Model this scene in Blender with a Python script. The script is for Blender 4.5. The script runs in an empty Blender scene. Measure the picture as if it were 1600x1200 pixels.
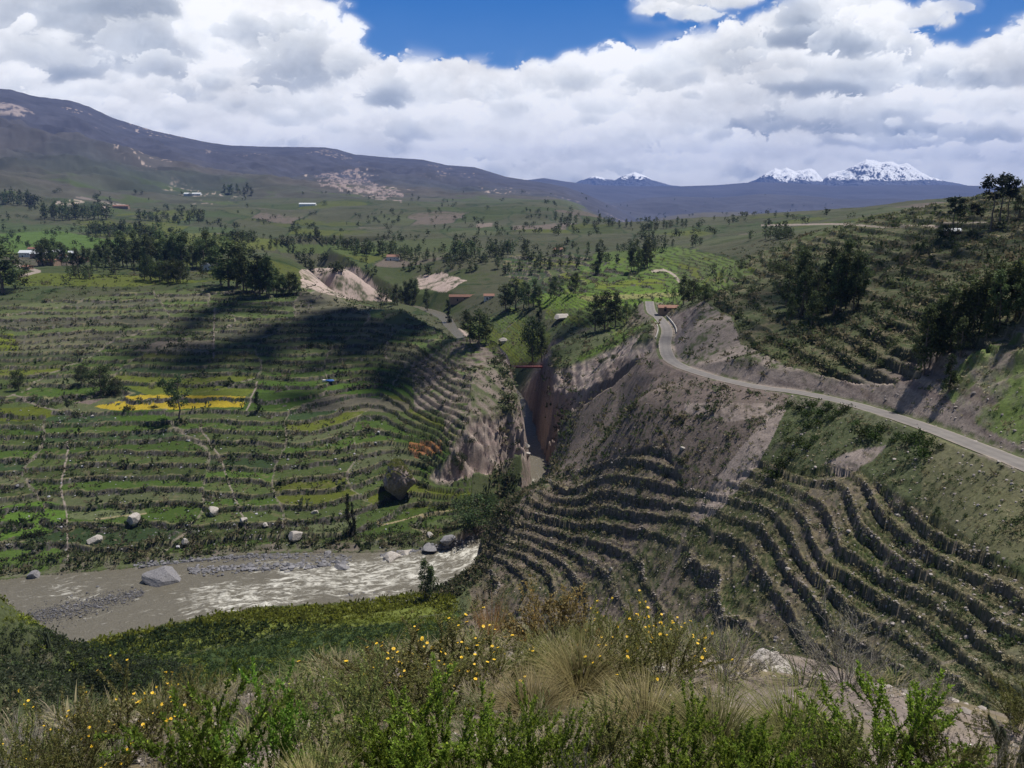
import bpy, math, random
import numpy as np
from math import radians, sin, cos, tan, pi

# ------------------------------------------------------------------ camera
SC = bpy.context.scene
F = 1209.0                       # focal length in pixels of a 1600 wide picture
PITCH = radians(13.9)
cam_d = bpy.data.cameras.new("camera"); cam = bpy.data.objects.new("camera", cam_d)
SC.collection.objects.link(cam); SC.camera = cam
cam_d.sensor_width = 36.0; cam_d.lens = 36.0 * F / 1600.0
cam_d.clip_start = 0.1; cam_d.clip_end = 90000.0
cam.location = (0, 0, 0); cam.rotation_euler = (radians(90) - PITCH, 0, 0)

# ------------------------------------------------------------------ sun and sky
SUN_AZ = radians(52)             # clockwise from +Y (towards +X)
SUN_EL = radians(65)
sun_d = bpy.data.lights.new("sun", 'SUN'); sun = bpy.data.objects.new("sun", sun_d)
SC.collection.objects.link(sun)
sun_d.energy = 5.0; sun_d.angle = radians(0.6); sun_d.color = (1.0, 0.955, 0.88)
sun.rotation_euler = (radians(90) - SUN_EL, 0, -SUN_AZ + pi)
SUNV = np.array([sin(SUN_AZ) * cos(SUN_EL), cos(SUN_AZ) * cos(SUN_EL), sin(SUN_EL)])
sun.rotation_euler = (0, 0, 0)
from mathutils import Vector
sun.rotation_euler = Vector(SUNV).to_track_quat('Z', 'Y').to_euler()
SC.view_settings.view_transform = 'Standard'; SC.view_settings.look = 'None'
SC.view_settings.gamma = 1.0; SC.view_settings.use_curve_mapping = False
SC.view_settings.exposure = 0.12
SC.cycles.volume_bounces = 0; SC.cycles.max_bounces = 6; SC.cycles.transparent_max_bounces = 12
SC.cycles.use_denoising = True

class NT:
    """small helper to write node trees"""
    def __init__(s, tree): s.t = tree; s.n = tree.nodes; s.l = tree.links; s.n.clear()
    def node(s, typ, **kw):
        nd = s.n.new(typ)
        for k, v in kw.items():
            if k.startswith('i_'):
                key = k[2:]; key = int(key) if key.isdigit() else key.replace('_', ' ')
                s.put(nd.inputs[key], v)
            else: setattr(nd, k, v)
        return nd
    def put(s, sock, v):
        if isinstance(v, bpy.types.NodeSocket): s.l.new(v, sock)
        elif isinstance(v, bpy.types.Node): s.l.new(v.outputs[0], sock)
        else: sock.default_value = v
    def math(s, op, a, b=0.0, c=0.0, clamp=False):
        nd = s.n.new('ShaderNodeMath'); nd.operation = op; nd.use_clamp = clamp
        s.put(nd.inputs[0], a); s.put(nd.inputs[1], b)
        if len(nd.inputs) > 2: s.put(nd.inputs[2], c)
        return nd.outputs[0]
    def vmath(s, op, a, b=(0, 0, 0)):
        nd = s.n.new('ShaderNodeVectorMath'); nd.operation = op
        s.put(nd.inputs[0], a); s.put(nd.inputs[1], b); return nd.outputs[0]
    def mix(s, f, a, b, mode='MIX'):
        nd = s.n.new('ShaderNodeMix'); nd.data_type = 'RGBA'; nd.blend_type = mode
        s.put(nd.inputs[0], f); s.put(nd.inputs[6], a); s.put(nd.inputs[7], b); return nd.outputs[2]
    def sstep(s, x, a, b, lo=0.0, hi=1.0):
        nd = s.n.new('ShaderNodeMapRange'); nd.interpolation_type = 'SMOOTHSTEP'
        s.put(nd.inputs[0], x); s.put(nd.inputs[1], a); s.put(nd.inputs[2], b)
        s.put(nd.inputs[3], lo); s.put(nd.inputs[4], hi); return nd.outputs[0]
    def noise(s, vec, scale, detail=4.0, rough=0.5, dist=0.0, dim='3D'):
        nd = s.n.new('ShaderNodeTexNoise'); nd.noise_dimensions = dim
        if vec is not None: s.put(nd.inputs['Vector'], vec)
        nd.inputs['Scale'].default_value = scale; nd.inputs['Detail'].default_value = detail
        nd.inputs['Roughness'].default_value = rough; nd.inputs['Distortion'].default_value = dist
        return nd.outputs[0]
    def comb(s, x, y, z=0.0):
        nd = s.n.new('ShaderNodeCombineXYZ'); s.put(nd.inputs[0], x); s.put(nd.inputs[1], y); s.put(nd.inputs[2], z)
        return nd.outputs[0]
    def ramp(s, fac, stops):
        nd = s.n.new('ShaderNodeValToRGB'); s.put(nd.inputs[0], fac)
        el = nd.color_ramp.elements
        while len(el) > 1: el.remove(el[-1])
        el[0].position = stops[0][0]; el[0].color = (*stops[0][1], 1)
        for p, c in stops[1:]:
            e = el.new(p); e.color = (*c, 1)
        return nd.outputs[0]

def pix(u, v):
    """direction tangent coordinates (x/y, z/y) of a pixel of the photograph"""
    dx = (u - 800) / F; dy = (600 - v) / F
    fy = cos(PITCH) + dy * sin(PITCH); fz = -sin(PITCH) + dy * cos(PITCH)
    return dx / fy, fz / fy


def build_world():
    w = bpy.data.worlds.new("World"); SC.world = w; w.use_nodes = True
    T = NT(w.node_tree)
    out = T.node('ShaderNodeOutputWorld')
    sky = T.node('ShaderNodeTexSky', sky_type='NISHITA', sun_disc=False, sun_elevation=SUN_EL,
                 sun_rotation=SUN_AZ, altitude=3600.0, air_density=1.0, dust_density=0.3, ozone_density=2.0)
    bg = T.node('ShaderNodeBackground', i_Color=sky.outputs[0], i_Strength=0.08)
    T.l.new(bg.outputs[0], out.inputs[0])
build_world()

# ------------------------------------------------------------------ numpy noise
_r = np.random.RandomState(7)
_P = _r.permutation(4096).astype(np.int32)
_A = _r.rand(4096) * 2 * pi
_GX = np.cos(_A).astype(np.float32); _GY = np.sin(_A).astype(np.float32)
_H = _r.rand(4096).astype(np.float32)
def ihash(i, j, seed=0):
    i = np.asarray(i).astype(np.int64); j = np.asarray(j).astype(np.int64)
    return _P[(_P[(i + seed * 131) & 4095] + j * 17 + seed) & 4095]
def hash01(i, j, seed=0): return _H[ihash(i, j, seed)]
def gn(x, y, seed=0):
    """gradient noise, about -1..1"""
    x = np.asarray(x, np.float32); y = np.asarray(y, np.float32)
    x0 = np.floor(x); y0 = np.floor(y); fx = x - x0; fy = y - y0
    i = x0.astype(np.int64); j = y0.astype(np.int64)
    u = fx * fx * fx * (fx * (fx * 6 - 15) + 10); v = fy * fy * fy * (fy * (fy * 6 - 15) + 10)
    def g(a, b, px, py):
        h = ihash(a, b, seed); return _GX[h] * px + _GY[h] * py
    n00 = g(i, j, fx, fy); n10 = g(i + 1, j, fx - 1, fy); n01 = g(i, j + 1, fx, fy - 1); n11 = g(i + 1, j + 1, fx - 1, fy - 1)
    return ((n00 * (1 - u) + n10 * u) * (1 - v) + (n01 * (1 - u) + n11 * u) * v) * 1.5
def fbm(x, y, oct=4, rough=0.5, seed=0, kind=0):
    s = 0.0; a = 1.0; t = 0.0
    for o in range(oct):
        n = gn(x * 2 ** o + 13.7 * o, y * 2 ** o - 7.3 * o, seed + o)
        if kind == 1: n = 1 - 2 * np.abs(n)          # ridged
        if kind == 2: n = 2 * np.abs(n) - 1 + .45    # billow
        s = s + a * n; t += a; a *= rough
    return s / t
def ss(x, a, b):
    t = np.clip((x - a) / (b - a + 1e-12), 0, 1); return t * t * (3 - 2 * t)
def lerp(a, b, t): return a + (b - a) * t

# ------------------------------------------------------------------ mesh helpers
COL = SC.collection
def new_mesh(name, verts, faces, cols=None, smooth=True, mats=(), mat_idx=None, extra=None):
    """verts (n,3) array; faces (m,k) int array or list of such arrays; cols (n,3) linear colours"""
    me = bpy.data.meshes.new(name)
    verts = np.ascontiguousarray(verts, np.float32)
    fl = faces if isinstance(faces, list) else [faces]
    fl = [np.asarray(f, np.int32) for f in fl if len(f)]
    tot = np.concatenate([np.full(len(f), f.shape[1], np.int32) for f in fl])
    idx = np.concatenate([f.ravel() for f in fl])
    st = np.concatenate([[0], np.cumsum(tot)[:-1]]).astype(np.int32)
    me.vertices.add(len(verts)); me.vertices.foreach_set('co', verts.ravel())
    me.loops.add(len(idx)); me.loops.foreach_set('vertex_index', idx)
    me.polygons.add(len(tot)); me.polygons.foreach_set('loop_start', st); me.polygons.foreach_set('loop_total', tot)
    me.polygons.foreach_set('use_smooth', np.full(len(tot), smooth, bool))
    if mat_idx is not None: me.polygons.foreach_set('material_index', np.asarray(mat_idx, np.int32))
    for m in mats: me.materials.append(m)
    me.update(calc_edges=True)
    if cols is not None:
        at = me.attributes.new('Col', 'FLOAT_COLOR', 'POINT')
        c4 = np.ones((len(verts), 4), np.float32); c4[:, :3] = cols
        at.data.foreach_set('color', c4.ravel())
    if extra:
        for k, v in extra.items():
            at = me.attributes.new(k, 'FLOAT', 'POINT'); at.data.foreach_set('value', np.asarray(v, np.float32))
    return me
def link(name, me, parent=None, label=None, cat=None, group=None, kind=None, loc=None):
    o = bpy.data.objects.new(name, me); COL.objects.link(o)
    if parent is not None: o.parent = parent
    if label: o['label'] = label
    if cat: o['category'] = cat
    if group: o['group'] = group
    if kind: o['kind'] = kind
    if loc is not None: o.location = loc
    return o
def grid_faces(nr, nc):
    i = np.arange((nr - 1) * (nc - 1)); r = i // (nc - 1); c = i % (nc - 1)
    a = r * nc + c
    return np.stack([a, a + 1, a + nc + 1, a + nc], 1)

# ------------------------------------------------------------------ sky backdrop with cumulus (low band of the sky)
def build_sky():
    na, ne = 1500, 400
    az = np.linspace(radians(-44), radians(44), na); el = radians(-1.5) + (radians(17.5)) * np.linspace(0, 1, ne)
    AZ, EL = np.meshgrid(az, el); AZ = AZ.astype(np.float32); EL = EL.astype(np.float32)
    # picture-like coordinates of a sky direction, only used to lay out the cumulus masses
    gx = np.tan(AZ); gz = np.tan(EL) / np.cos(AZ)
    fw = cos(PITCH) - gz * sin(PITCH)
    U = 800 + F * gx / fw; Vv = 600 - F * (gz * cos(PITCH) + sin(PITCH)) / fw
    U = U.astype(np.float32); Vv = Vv.astype(np.float32)
    sc = 1 + np.clip((250 - Vv) / 500, 0, 1) * .5
    nb = fbm(U / 62, Vv / 52, 5, .55, 11, 2)            # cauliflower outline
    nf = fbm(U / 17, Vv / 15, 4, .55, 21, 2)
    ns = fbm(U / 120, Vv / 70, 3, .5, 31)
    nd = fbm(U / 28, Vv / 20, 4, .6, 71)
    k = np.clip(EL / radians(13), 0, 1) ** .7
    col = np.stack([lerp(.26, .030, k), lerp(.48, .165, k), lerp(.80, .50, k)], -1)
    TX = [0, .15, .3, .45, .6, .75, .9, 1]
    TR = [.17, .24, .34, .46, .61, .79, .97, 1.08]; TG = [.21, .28, .39, .51, .65, .82, .98, 1.08]; TB = [.30, .37, .47, .58, .71, .85, .99, 1.08]
    def paint(alpha, tone):
        tone = np.clip(tone, 0, 1); a = alpha[..., None]
        c = np.stack([np.interp(tone, TX, t) for t in (TR, TG, TB)], -1)
        return col[sl] * (1 - a) + c * a
    rs = random.Random(5)
    def puff(u, v, a, b, body, top, soft=.10, ang=0.0, rough=1.0):
        nonlocal sl
        # bounding window
        ok = (np.abs(U - u) < a * 1.7 + 20) & (np.abs(Vv - v) < b * 1.7 + a * abs(sin(ang)) * 1.5 + 20)
        if not ok.any(): return
        rows = np.where(ok.any(1))[0]; cols_ = np.where(ok.any(0))[0]
        sl = (slice(rows[0], rows[-1] + 1), slice(cols_[0], cols_[-1] + 1))
        u_ = U[sl] - u; v_ = Vv[sl] - v
        x = (u_ * cos(ang) + v_ * sin(ang)) / a; y = (-u_ * sin(ang) + v_ * cos(ang)) / b
        o = rs.randrange(300), rs.randrange(900)
        def win(n): return np.roll(n, (-o[0], -o[1]), (0, 1))[sl]
        n1, n2, n3 = win(nb), win(nf), win(nd)
        r = np.sqrt(x * x + y * y)
        q = 1 - r + (n1 * .62 + n2 * .24) * rough
        # flatter, more diffuse base; crisp crown
        sof = lerp(soft, soft * 4 + .25, ss(y, -.1, .9))
        alpha = ss(q, 0, sof)
        shade = np.clip(ss(q, .0, .75) * .75 + ss(y, -.8, .7) * .45, 0, 1)
        tone = lerp(top, body, shade) * .97 + n1 * .10 + n2 * .08 + n3 * .07
        tone = tone - .08 * np.clip(y, -1, 1)
        col[sl] = paint(alpha, tone)
    sl = (slice(None), slice(None))
    # the bright bank behind everything
    eu = [-400, 0, 300, 470, 500, 545, 572, 600, 640, 700, 780, 850, 940, 1000, 1060, 1110, 1160, 1200, 1240, 1270, 1300, 1340, 1440, 1500, 1560, 1600, 1700, 2000]
    ev = [-500, -400, -200, -60, 0, 45, 88, 98, 104, 92, 104, 98, 84, 82, 66, 52, 40, 20, -10, -40, -60, -40, 60, 84, 70, 50, 20, -40]
    edge = np.interp(U, eu, ev)
    q = (Vv - edge) / 30 + nb * 1.0 + nf * .5
    col[sl] = paint(ss(q, -.15, .25), .93 + ns * .12 + nd * .05)
    for i in range(150):
        v = 285 - 210 * rs.random() ** 1.3; u = rs.uniform(-150, 1750)
        e = float(np.interp(u, eu, ev)); 
        if v < e + 25: continue
        w = 12 + 50 * rs.random() * (1 - (v - 60) / 330)
        t = rs.uniform(.62, .97)
        puff(u, v, w * 1.35, w * .72, t, min(1, t + .22), .12)
    P_ = [  # u, v, half width, half height, body tone, crown tone
        # left: soft grey masses
        (90, 30, 190, 95, .56, .74), (230, 70, 90, 70, .52, .76), (60, 95, 110, 50, .68, .84), (250, 110, 62, 34, .55, .80), (110, 118, 64, 22, .36, .56), (190, 8, 100, 30, .40, .58),
        (35, 45, 22, 22, .88, .98), (20, 130, 60, 24, .84, .95), (160, 150, 110, 24, .82, .9), 
        (400, 25, 120, 70, .97, 1.0), (470, 55, 90, 60, .97, 1.0), (310, 45, 50, 45, .90, 1.0), (340, 120, 60, 36, .95, 1.0), (520, 80, 50, 40, .97, 1.0),
        (388, 52, 56, 30, .54, .78), (470, 62, 50, 40, .66, .80), (480, 105, 105, 52, .54, .76), (545, 98, 38, 28, .72, .9), (430, 148, 40, 28, .36, .58), (460, 170, 110, 30, .80, .88), (335, 130, 34, 16, .70, .84),
        (350, 165, 60, 20, .80, .9), (245, 175, 130, 22, .90, .97), (560, 200, 60, 24, .93, 1.0), (600, 170, 60, 50, .95, 1.0),
        # centre
        (625, 130, 64, 46, .80, 1.0), (700, 130, 84, 40, .84, .98), (760, 140, 60, 30, .84, .96), (610, 152, 48, 28, .40, .70), (640, 205, 50, 22, .66, .8), (700, 190, 60, 30, .9, 1.0), (730, 240, 70, 16, .86, .95),
        (905, 118, 70, 40, .80, .98), (840, 125, 50, 26, .86, .98), (960, 105, 60, 34, .97, 1.0), (900, 125, 46, 26, .70, .86), (1015, 118, 44, 30, .70, .86), (1020, 170, 60, 34, .93, 1.0), (1070, 92, 70, 34, .78, .97), (1100, 78, 60, 28, .82, 1.0), (940, 165, 60, 22, .8, .92),
        # free cloud over the gap
        (1060, -2, 74, 24, .84, 1.0), (1120, -4, 66, 28, .82, 1.0), (1150, 4, 46, 16, .80, .97), (1030, 14, 34, 14, .86, 1.0), (1085, 24, 60, 13, .76, .9),
        # right stack
        (1215, 42, 34, 30, .86, 1.0), (1170, 80, 90, 40, .70, .95), (1270, 30, 66, 46, .38, .72), (1250, 62, 64, 28, .28, .52), (1340, 20, 70, 44, .80, .98), (1400, 28, 100, 26, .84, 1.0), (1480, 14, 60, 12, .88, 1.0),
        (1375, 48, 50, 34, .86, 1.0), (1320, 72, 70, 34, .38, .78), (1410, 82, 34, 30, .62, .86), (1190, 100, 80, 26, .62, .80), (1240, 110, 90, 30, .74, .92), (1350, 112, 90, 28, .66, .86), (1290, 140, 120, 24, .36, .66), (1215, 120, 44, 18, .82, .95),
        (1500, 100, 74, 34, .84, 1.0), (1570, 90, 56, 44, .82, 1.0), (1470, 122, 70, 24, .48, .80), (1545, 124, 74, 24, .48, .80), (1600, 50, 24, 26, .84, .98), (1640, 90, 60, 50, .7, .9), (1590, 108, 40, 30, .62, .8),
        (1100, 175, 90, 34, .84, .98), (1150, 150, 60, 24, .8, .95), (1320, 175, 120, 30, .76, .92), (1450, 160, 120, 26, .82, .97), (1560, 165, 90, 30, .84, .97),
        (1190, 200, 60, 26, .30, .55), (1290, 205, 120, 22, .34, .58), (1420, 207, 150, 22, .36, .60), (1530, 212, 110, 18, .55, .72), (1400, 182, 70, 16, .52, .72), (1350, 222, 170, 14, .60, .74),
        (1250, 222, 50, 20, .92, 1.0), (1205, 235, 60, 18, .88, .98), (1110, 230, 90, 26, .88, .98), (1050, 255, 90, 18, .86, .96), (1390, 245, 120, 12, .86, .93), (1520, 240, 90, 14, .80, .9), (1590, 245, 60, 26, .86, .98), (1540, 272, 40, 13, .94, 1.0), (900, 235, 120, 24, .9, .98), (980, 210, 70, 24, .88, .98)]
    for p in P_: puff(*p)
    for i in range(60):                        # small crowns and wisps over the masses
        v = 275 - 190 * rs.random(); u = rs.uniform(-60, 1660)
        e = float(np.interp(u, eu, ev))
        if v < e + 28: continue
        w = 6 + 20 * rs.random(); t = rs.uniform(.66, .96)
        puff(u, v, w * 1.4, w * .7, t, min(1, t + .14), .35)
    # stretch and soften parts of the bank so that edges vary from crisp to wispy
    ii, jj = np.meshgrid(np.arange(ne), np.arange(na), indexing='ij')
    w1 = fbm(U / 70, Vv / 60, 4, .55, 91); w2 = fbm(U / 70 + 9, Vv / 60, 4, .55, 92)
    i2 = np.clip(ii + w2 * 9, 0, ne - 1).astype(int); j2 = np.clip(jj + w1 * 16, 0, na - 1).astype(int); col = col[i2, j2]
    def blur(c, n):
        for ax, k_ in ((0, n), (1, int(n * 1.8))):
            cs_ = np.cumsum(np.concatenate([np.repeat(np.take(c, [0], ax), k_ + 1, ax), c, np.repeat(np.take(c, [-1], ax), k_, ax)], ax), ax); L_ = c.shape[ax]
            c = (np.take(cs_, np.arange(2 * k_ + 1, 2 * k_ + 1 + L_), ax) - np.take(cs_, np.arange(0, L_), ax)) / (2 * k_ + 1)
        return c
    b1 = blur(blur(col, 3), 3); b2 = blur(blur(col, 9), 9); m1 = ss(ns + .5 * w1, -.25, .25)[..., None]; m2 = ss(-ns + .6 * w2, .05, .45)[..., None] * .85
    col = col * (1 - m1 * .7) + b1 * m1 * .7; col = col * (1 - m2) + b2 * m2
    big = fbm(U / 260, Vv / 130, 3, .55, 95) * .5 + .16 * nb + .12 * nd; cloudy = ss(col[..., 0] / (col[..., 2] + 1e-6), .62, .85)
    gain = 1 + cloudy * (big * .60 - .01); col = col * gain[..., None]
    col = np.minimum(col, 1.06).reshape(-1, 3)
    R = 60000.0
    V = np.stack([R * np.sin(AZ) * np.cos(EL), R * np.cos(AZ) * np.cos(EL), R * np.sin(EL)], -1).reshape(-1, 3)
    m = bpy.data.materials.new('sky'); m.use_nodes = True
    T = NT(m.node_tree); o = T.node('ShaderNodeOutputMaterial')
    at = T.node('ShaderNodeAttribute', attribute_name='Col')
    em = T.node('ShaderNodeEmission', i_Color=at.outputs[0], i_Strength=SKY_GAIN)
    T.l.new(em.outputs[0], o.inputs[0]); m.cycles.emission_sampling = 'NONE'
    link('sky', new_mesh('sky', V, grid_faces(ne, na), col, mats=[m]), kind='structure')
SKY_GAIN = 1.0
build_sky()
#SKYONLY
#SKYEND
# ------------------------------------------------------------------ the lie of the land
def P(u, v, z):
    """ground point of height z seen at a photo pixel -> x, y, z"""
    tx, tz = pix(u, v); y = z / tz
    return tx * y, y, z
def PY(u, v, y):
    tx, tz = pix(u, v); return tx * y, y, tz * y

CP = []
def cps(lst): CP.extend(P(*p) for p in lst)
for u in (-250, -100, 50, 200, 320, 420):        # terraced slope across the river and the plateau above
    cps([(u, v, z) for v, z in ((905, -103.6), (860, -102.2), (800, -99.5), (740, -94.5), (680, -88.8), (640, -84.2), (600, -81.2),
                                (570, -77), (540, -72.3), (510, -67.5), (480, -62.5), (455, -58), (440, -56.3), (420, -55.6), (400, -55.8), (380, -55))])
cps([(520, 862, -103.5), (520, 820, -101.5), (520, 760, -97), (520, 700, -91.5), (520, 650, -86.3), (520, 610, -82.5), (520, 580, -79), (520, 545, -73.5), (520, 510, -68), (520, 480, -63)])
cps([(600, 845, -103.6), (610, 800, -101.5), (600, 740, -96.5), (600, 690, -92), (600, 650, -87.5), (600, 610, -83), (600, 580, -79), (600, 545, -73), (600, 510, -67.5), (600, 485, -63)])
cps([(680, 830, -103.3), (690, 780, -101), (660, 740, -97), (660, 700, -92), (650, 650, -84.5), (660, 610, -78.5), (680, 570, -72), (680, 540, -68.5), (660, 510, -65.5), (650, 487, -62.5)])
cps([(720, 720, -90), (720, 660, -80), (720, 610, -74), (725, 560, -67), (725, 530, -63.5), (780, 700, -88), (785, 650, -80.5), (785, 610, -74.5), (770, 565, -68), (745, 785, -102), (790, 770, -102)])
# behind the bluff: low benches of the side of the canyon
cps([(700, 505, -84), (740, 520, -85), (760, 560, -84), (790, 545, -84), (720, 480, -88), (780, 500, -84), (820, 540, -80), (850, 510, -77), (830, 480, -78), (690, 488, -93)])
# right of the gorge
cps([(880, 562, -69.5), (930, 530, -63.5), (985, 505, -57.5), (1020, 480, -51), (960, 590, -60), (1010, 570, -53.5), (930, 580, -62), (900, 575, -66), (985, 640, -60), (1050, 600, -49), (1000, 620, -52.5), (1000, 660, -57), (930, 712, -71), (900, 740, -77), (890, 720, -79)])
cps([(865, 790, -82.5), (832, 770, -83), (806, 786, -85.8), (786, 802, -88.4), (766, 826, -92.3), (820, 810, -87), (852, 750, -84), (950, 740, -70), (1000, 740, -64.5), (1080, 640, -50), (1100, 700, -54.5), (1100, 780, -61), (1000, 800, -70), (1150, 650, -47.5)])
cps([(1200, 640, -45.2), (1200, 700, -49), (1200, 780, -53.5), (1300, 680, -42.3), (1300, 720, -43.8), (1300, 780, -46.5), (1400, 690, -38.3), (1400, 750, -40), (1400, 820, -42.2), (1500, 740, -34), (1500, 800, -35.3), (1500, 860, -36.6)])
cps([(1600, 770, -31.2), (1600, 830, -32), (1600, 900, -33.2), (1600, 980, -34.2), (1720, 850, -29.5), (1720, 980, -31), (1500, 930, -38), (1500, 1000, -39.3), (1400, 900, -44.5), (1400, 980, -46.5), (1300, 860, -49.5), (1300, 940, -52), (1300, 1000, -53.5)])
cps([(1200, 860, -57), (1200, 940, -59.5), (1200, 1010, -61.5), (1100, 860, -66), (1100, 940, -69.5), (1000, 870, -75), (1000, 950, -79.5), (900, 830, -84), (900, 900, -87), (900, 970, -90), (820, 900, -93), (820, 970, -97), (757, 882, -98.5), (740, 950, -101), (690, 930, -103)])
# near bank of the river
cps([(620, 955, -103.3), (500, 965, -103), (400, 985, -103), (300, 1000, -103.4), (180, 1020, -103.8), (600, 1010, -98), (450, 1040, -98.5), (330, 1060, -99), (700, 1000, -98), (680, 1060, -93)])
cps([(90, 1010, -72), (0, 1015, -66), (-120, 1010, -60), (30, 1060, -60), (160, 1060, -74), (-120, 1100, -48), (0, 1120, -47), (200, 1120, -66)])
# uphill of the road
cps([(1100, 560, -45), (1100, 515, -41), (1090, 475, -39.5), (1150, 540, -41.5), (1150, 480, -36.5), (1200, 585, -41.3), (1200, 540, -38), (1200, 490, -35), (1200, 450, -33.5), (1200, 415, -31), (1200, 388, -28)])
cps([(1300, 585, -37.8), (1300, 530, -34), (1300, 480, -30.5), (1300, 440, -28), (1300, 400, -24.5), (1300, 370, -25.5), (1400, 605, -34.5), (1400, 550, -30.5), (1400, 490, -26.5), (1400, 430, -22), (1400, 385, -18.5)])
cps([(1500, 620, -30.5), (1500, 550, -27), (1500, 480, -23), (1500, 420, -18.5), (1500, 372, -14), (1600, 640, -27.5), (1600, 560, -23.5), (1600, 500, -20.5), (1600, 420, -15.2), (1600, 345, -8.5), (1720, 500, -17), (1720, 400, -9), (1720, 640, -24)])
cps([(1300, 348, -25), (1400, 330, -19), (1500, 314, -10), (1600, 302, -1.5), (1720, 290, 8), (1200, 366, -33), (1100, 384, -44)])
# green benches in the middle
cps([(1060, 462, -50), (1100, 440, -50.5), (1100, 415, -49), (900, 480, -61), (900, 455, -60), (950, 470, -58), (1000, 480, -55), (1000, 445, -56), (1000, 415, -54.5), (900, 425, -60), (850, 462, -66), (920, 400, -58)])
# middle distance, the canyon and its far side
cps([(500, 478, -94), (560, 480, -95), (610, 482, -95.5), (480, 425, -64), (520, 425, -66), (560, 437, -74), (600, 460, -88), (640, 470, -93), (650, 440, -83), (700, 445, -80), (750, 465, -84), (700, 410, -67), (780, 410, -65), (800, 440, -76), (850, 395, -60), (600, 410, -70), (540, 400, -63)])
far = [(u, v, z) for u in (-250, 0, 200, 400) for v, z in ((365, -54), (352, -52))] + [(500, 375, -57), (500, 355, -54), (650, 385, -60), (650, 365, -56), (800, 380, -58), (800, 365, -54), (950, 383, -55), (950, 370, -51), (1050, 372, -50)]
cps(far)
# hidden ground between the hill we stand on and the slopes below
for az, z1, z2, z3 in ((-36, -33, -66, -88), (-18, -33, -66, -88), (0, -33, -66, -86), (14, -30, -57, -74)): CP.append((30 * tan(radians(az)), 30, z1)); CP.append((60 * tan(radians(az)), 60, z2)); CP.append((100 * tan(radians(az)), 100, z3))
for az, z1, z2 in ((25, -22, -43), (36, -20, -33), (44, -18, -31)): CP.append((22 * tan(radians(az)), 22, z1)); CP.append((45 * tan(radians(az)), 45, z2))
CP = np.array(CP)
def tps_fit(x, y, z, lam):
    n = len(x); d2 = (x[:, None] - x) ** 2 + (y[:, None] - y) ** 2
    K = .5 * d2 * np.log(d2 + 1e-12); K[np.arange(n), np.arange(n)] = lam
    Q = np.stack([np.ones(n), x, y], 1); A = np.zeros((n + 3, n + 3)); A[:n, :n] = K; A[:n, n:] = Q; A[n:, :n] = Q.T
    return np.linalg.solve(A, np.concatenate([z, np.zeros(3)]))
_ca = np.arctan2(CP[:, 0], CP[:, 1]); _cr = np.log(np.hypot(CP[:, 0], CP[:, 1]))
_W = tps_fit(_ca, _cr, CP[:, 2], 6e-5)
A0, A1 = radians(-48), radians(48); L0, L1 = math.log(14.0), math.log(1500.0)
GA, GL = 360, 620
def _tps_grid():
    a = np.linspace(A0, A1, GA); l = np.linspace(L0, L1, GL); out = np.zeros((GL, GA))
    for i in range(GL):
        d2 = (a[:, None] - _ca) ** 2 + (l[i] - _cr) ** 2
        out[i] = (.5 * d2 * np.log(d2 + 1e-12)) @ _W[:len(_ca)] + _W[-3] + _W[-2] * a + _W[-1] * l[i]
    return out
TG_ = _tps_grid()
def base_tps(az, lr):
    fa = np.clip((az - A0) / (A1 - A0) * (GA - 1), 0, GA - 1.001); fl = np.clip((lr - L0) / (L1 - L0) * (GL - 1), 0, GL - 1.001)
    i = fl.astype(int); j = fa.astype(int); p = fl - i; q = fa - j
    return (TG_[i, j] * (1 - q) + TG_[i, j + 1] * q) * (1 - p) + (TG_[i + 1, j] * (1 - q) + TG_[i + 1, j + 1] * q) * p

RIVER = [  # x, y, water level, half width, bank slope
    (-330, 140, -105.6, 24, .5), (-220, 152, -105.5, 24, .5), (P(0, 964, -105.3)[0], 177, -105.3, 22, .5), (P(200, 933, -105.2)[0], 187, -105.2, 17.5, .5), (P(400, 908, -105.1)[0], 197, -105.1, 15.5, .5),
    (P(560, 901, -105)[0], 199, -105, 14, .55), (P(680, 883, -105)[0], 205, -105, 11, .7), (P(735, 862, -105)[0], 214, -104.9, 6.5, 3.6), (-1, 232, -104.8, 5, 4.2), (6, 250, -104.6, 4.5, 4.4),
    (10.5, 268, -104.4, 4.6, 4.5), (10.5, 290, -104.2, 4.6, 5.0), (8, 318, -104, 4.6, 5.5), (6.5, 345, -103.6, 4.4, 5.5), (4, 372, -103, 5, 3.0), (-4, 410, -102, 4, .9), (-20, 480, -101, 3.2, .7),
    (-44, 570, -99, 3.2, .5), (-62, 640, -98, 5.5, .6), (-112, 700, -97, 6, 1.3), (-180, 750, -96, 9, 1.3), (-240, 860, -95, 9, 1.2), (-200, 1020, -93, 9, 1.0)]
def resample(pts, step):
    pts = np.array(pts, float); d = np.hypot(np.diff(pts[:, 0]), np.diff(pts[:, 1])); s = np.concatenate([[0], np.cumsum(d)])
    n = int(s[-1] / step) + 1; t = np.linspace(0, s[-1], n)
    # catmull-rom through the points
    i = np.clip(np.searchsorted(s, t, 'right') - 1, 0, len(s) - 2); u = ((t - s[i]) / (s[i + 1] - s[i]))[:, None]
    p1 = pts[i]; p2 = pts[i + 1]; p0 = pts[np.maximum(i - 1, 0)]; p3 = pts[np.minimum(i + 2, len(pts) - 1)]
    c = .5 * ((2 * p1) + (p2 - p0) * u + (2 * p0 - 5 * p1 + 4 * p2 - p3) * u ** 2 + (3 * p1 - p0 - 3 * p2 + p3) * u ** 3)
    c[:, 2:] = p1[:, 2:] * (1 - u) + p2[:, 2:] * u
    return c
RIV = resample(RIVER, 6.0)
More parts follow.
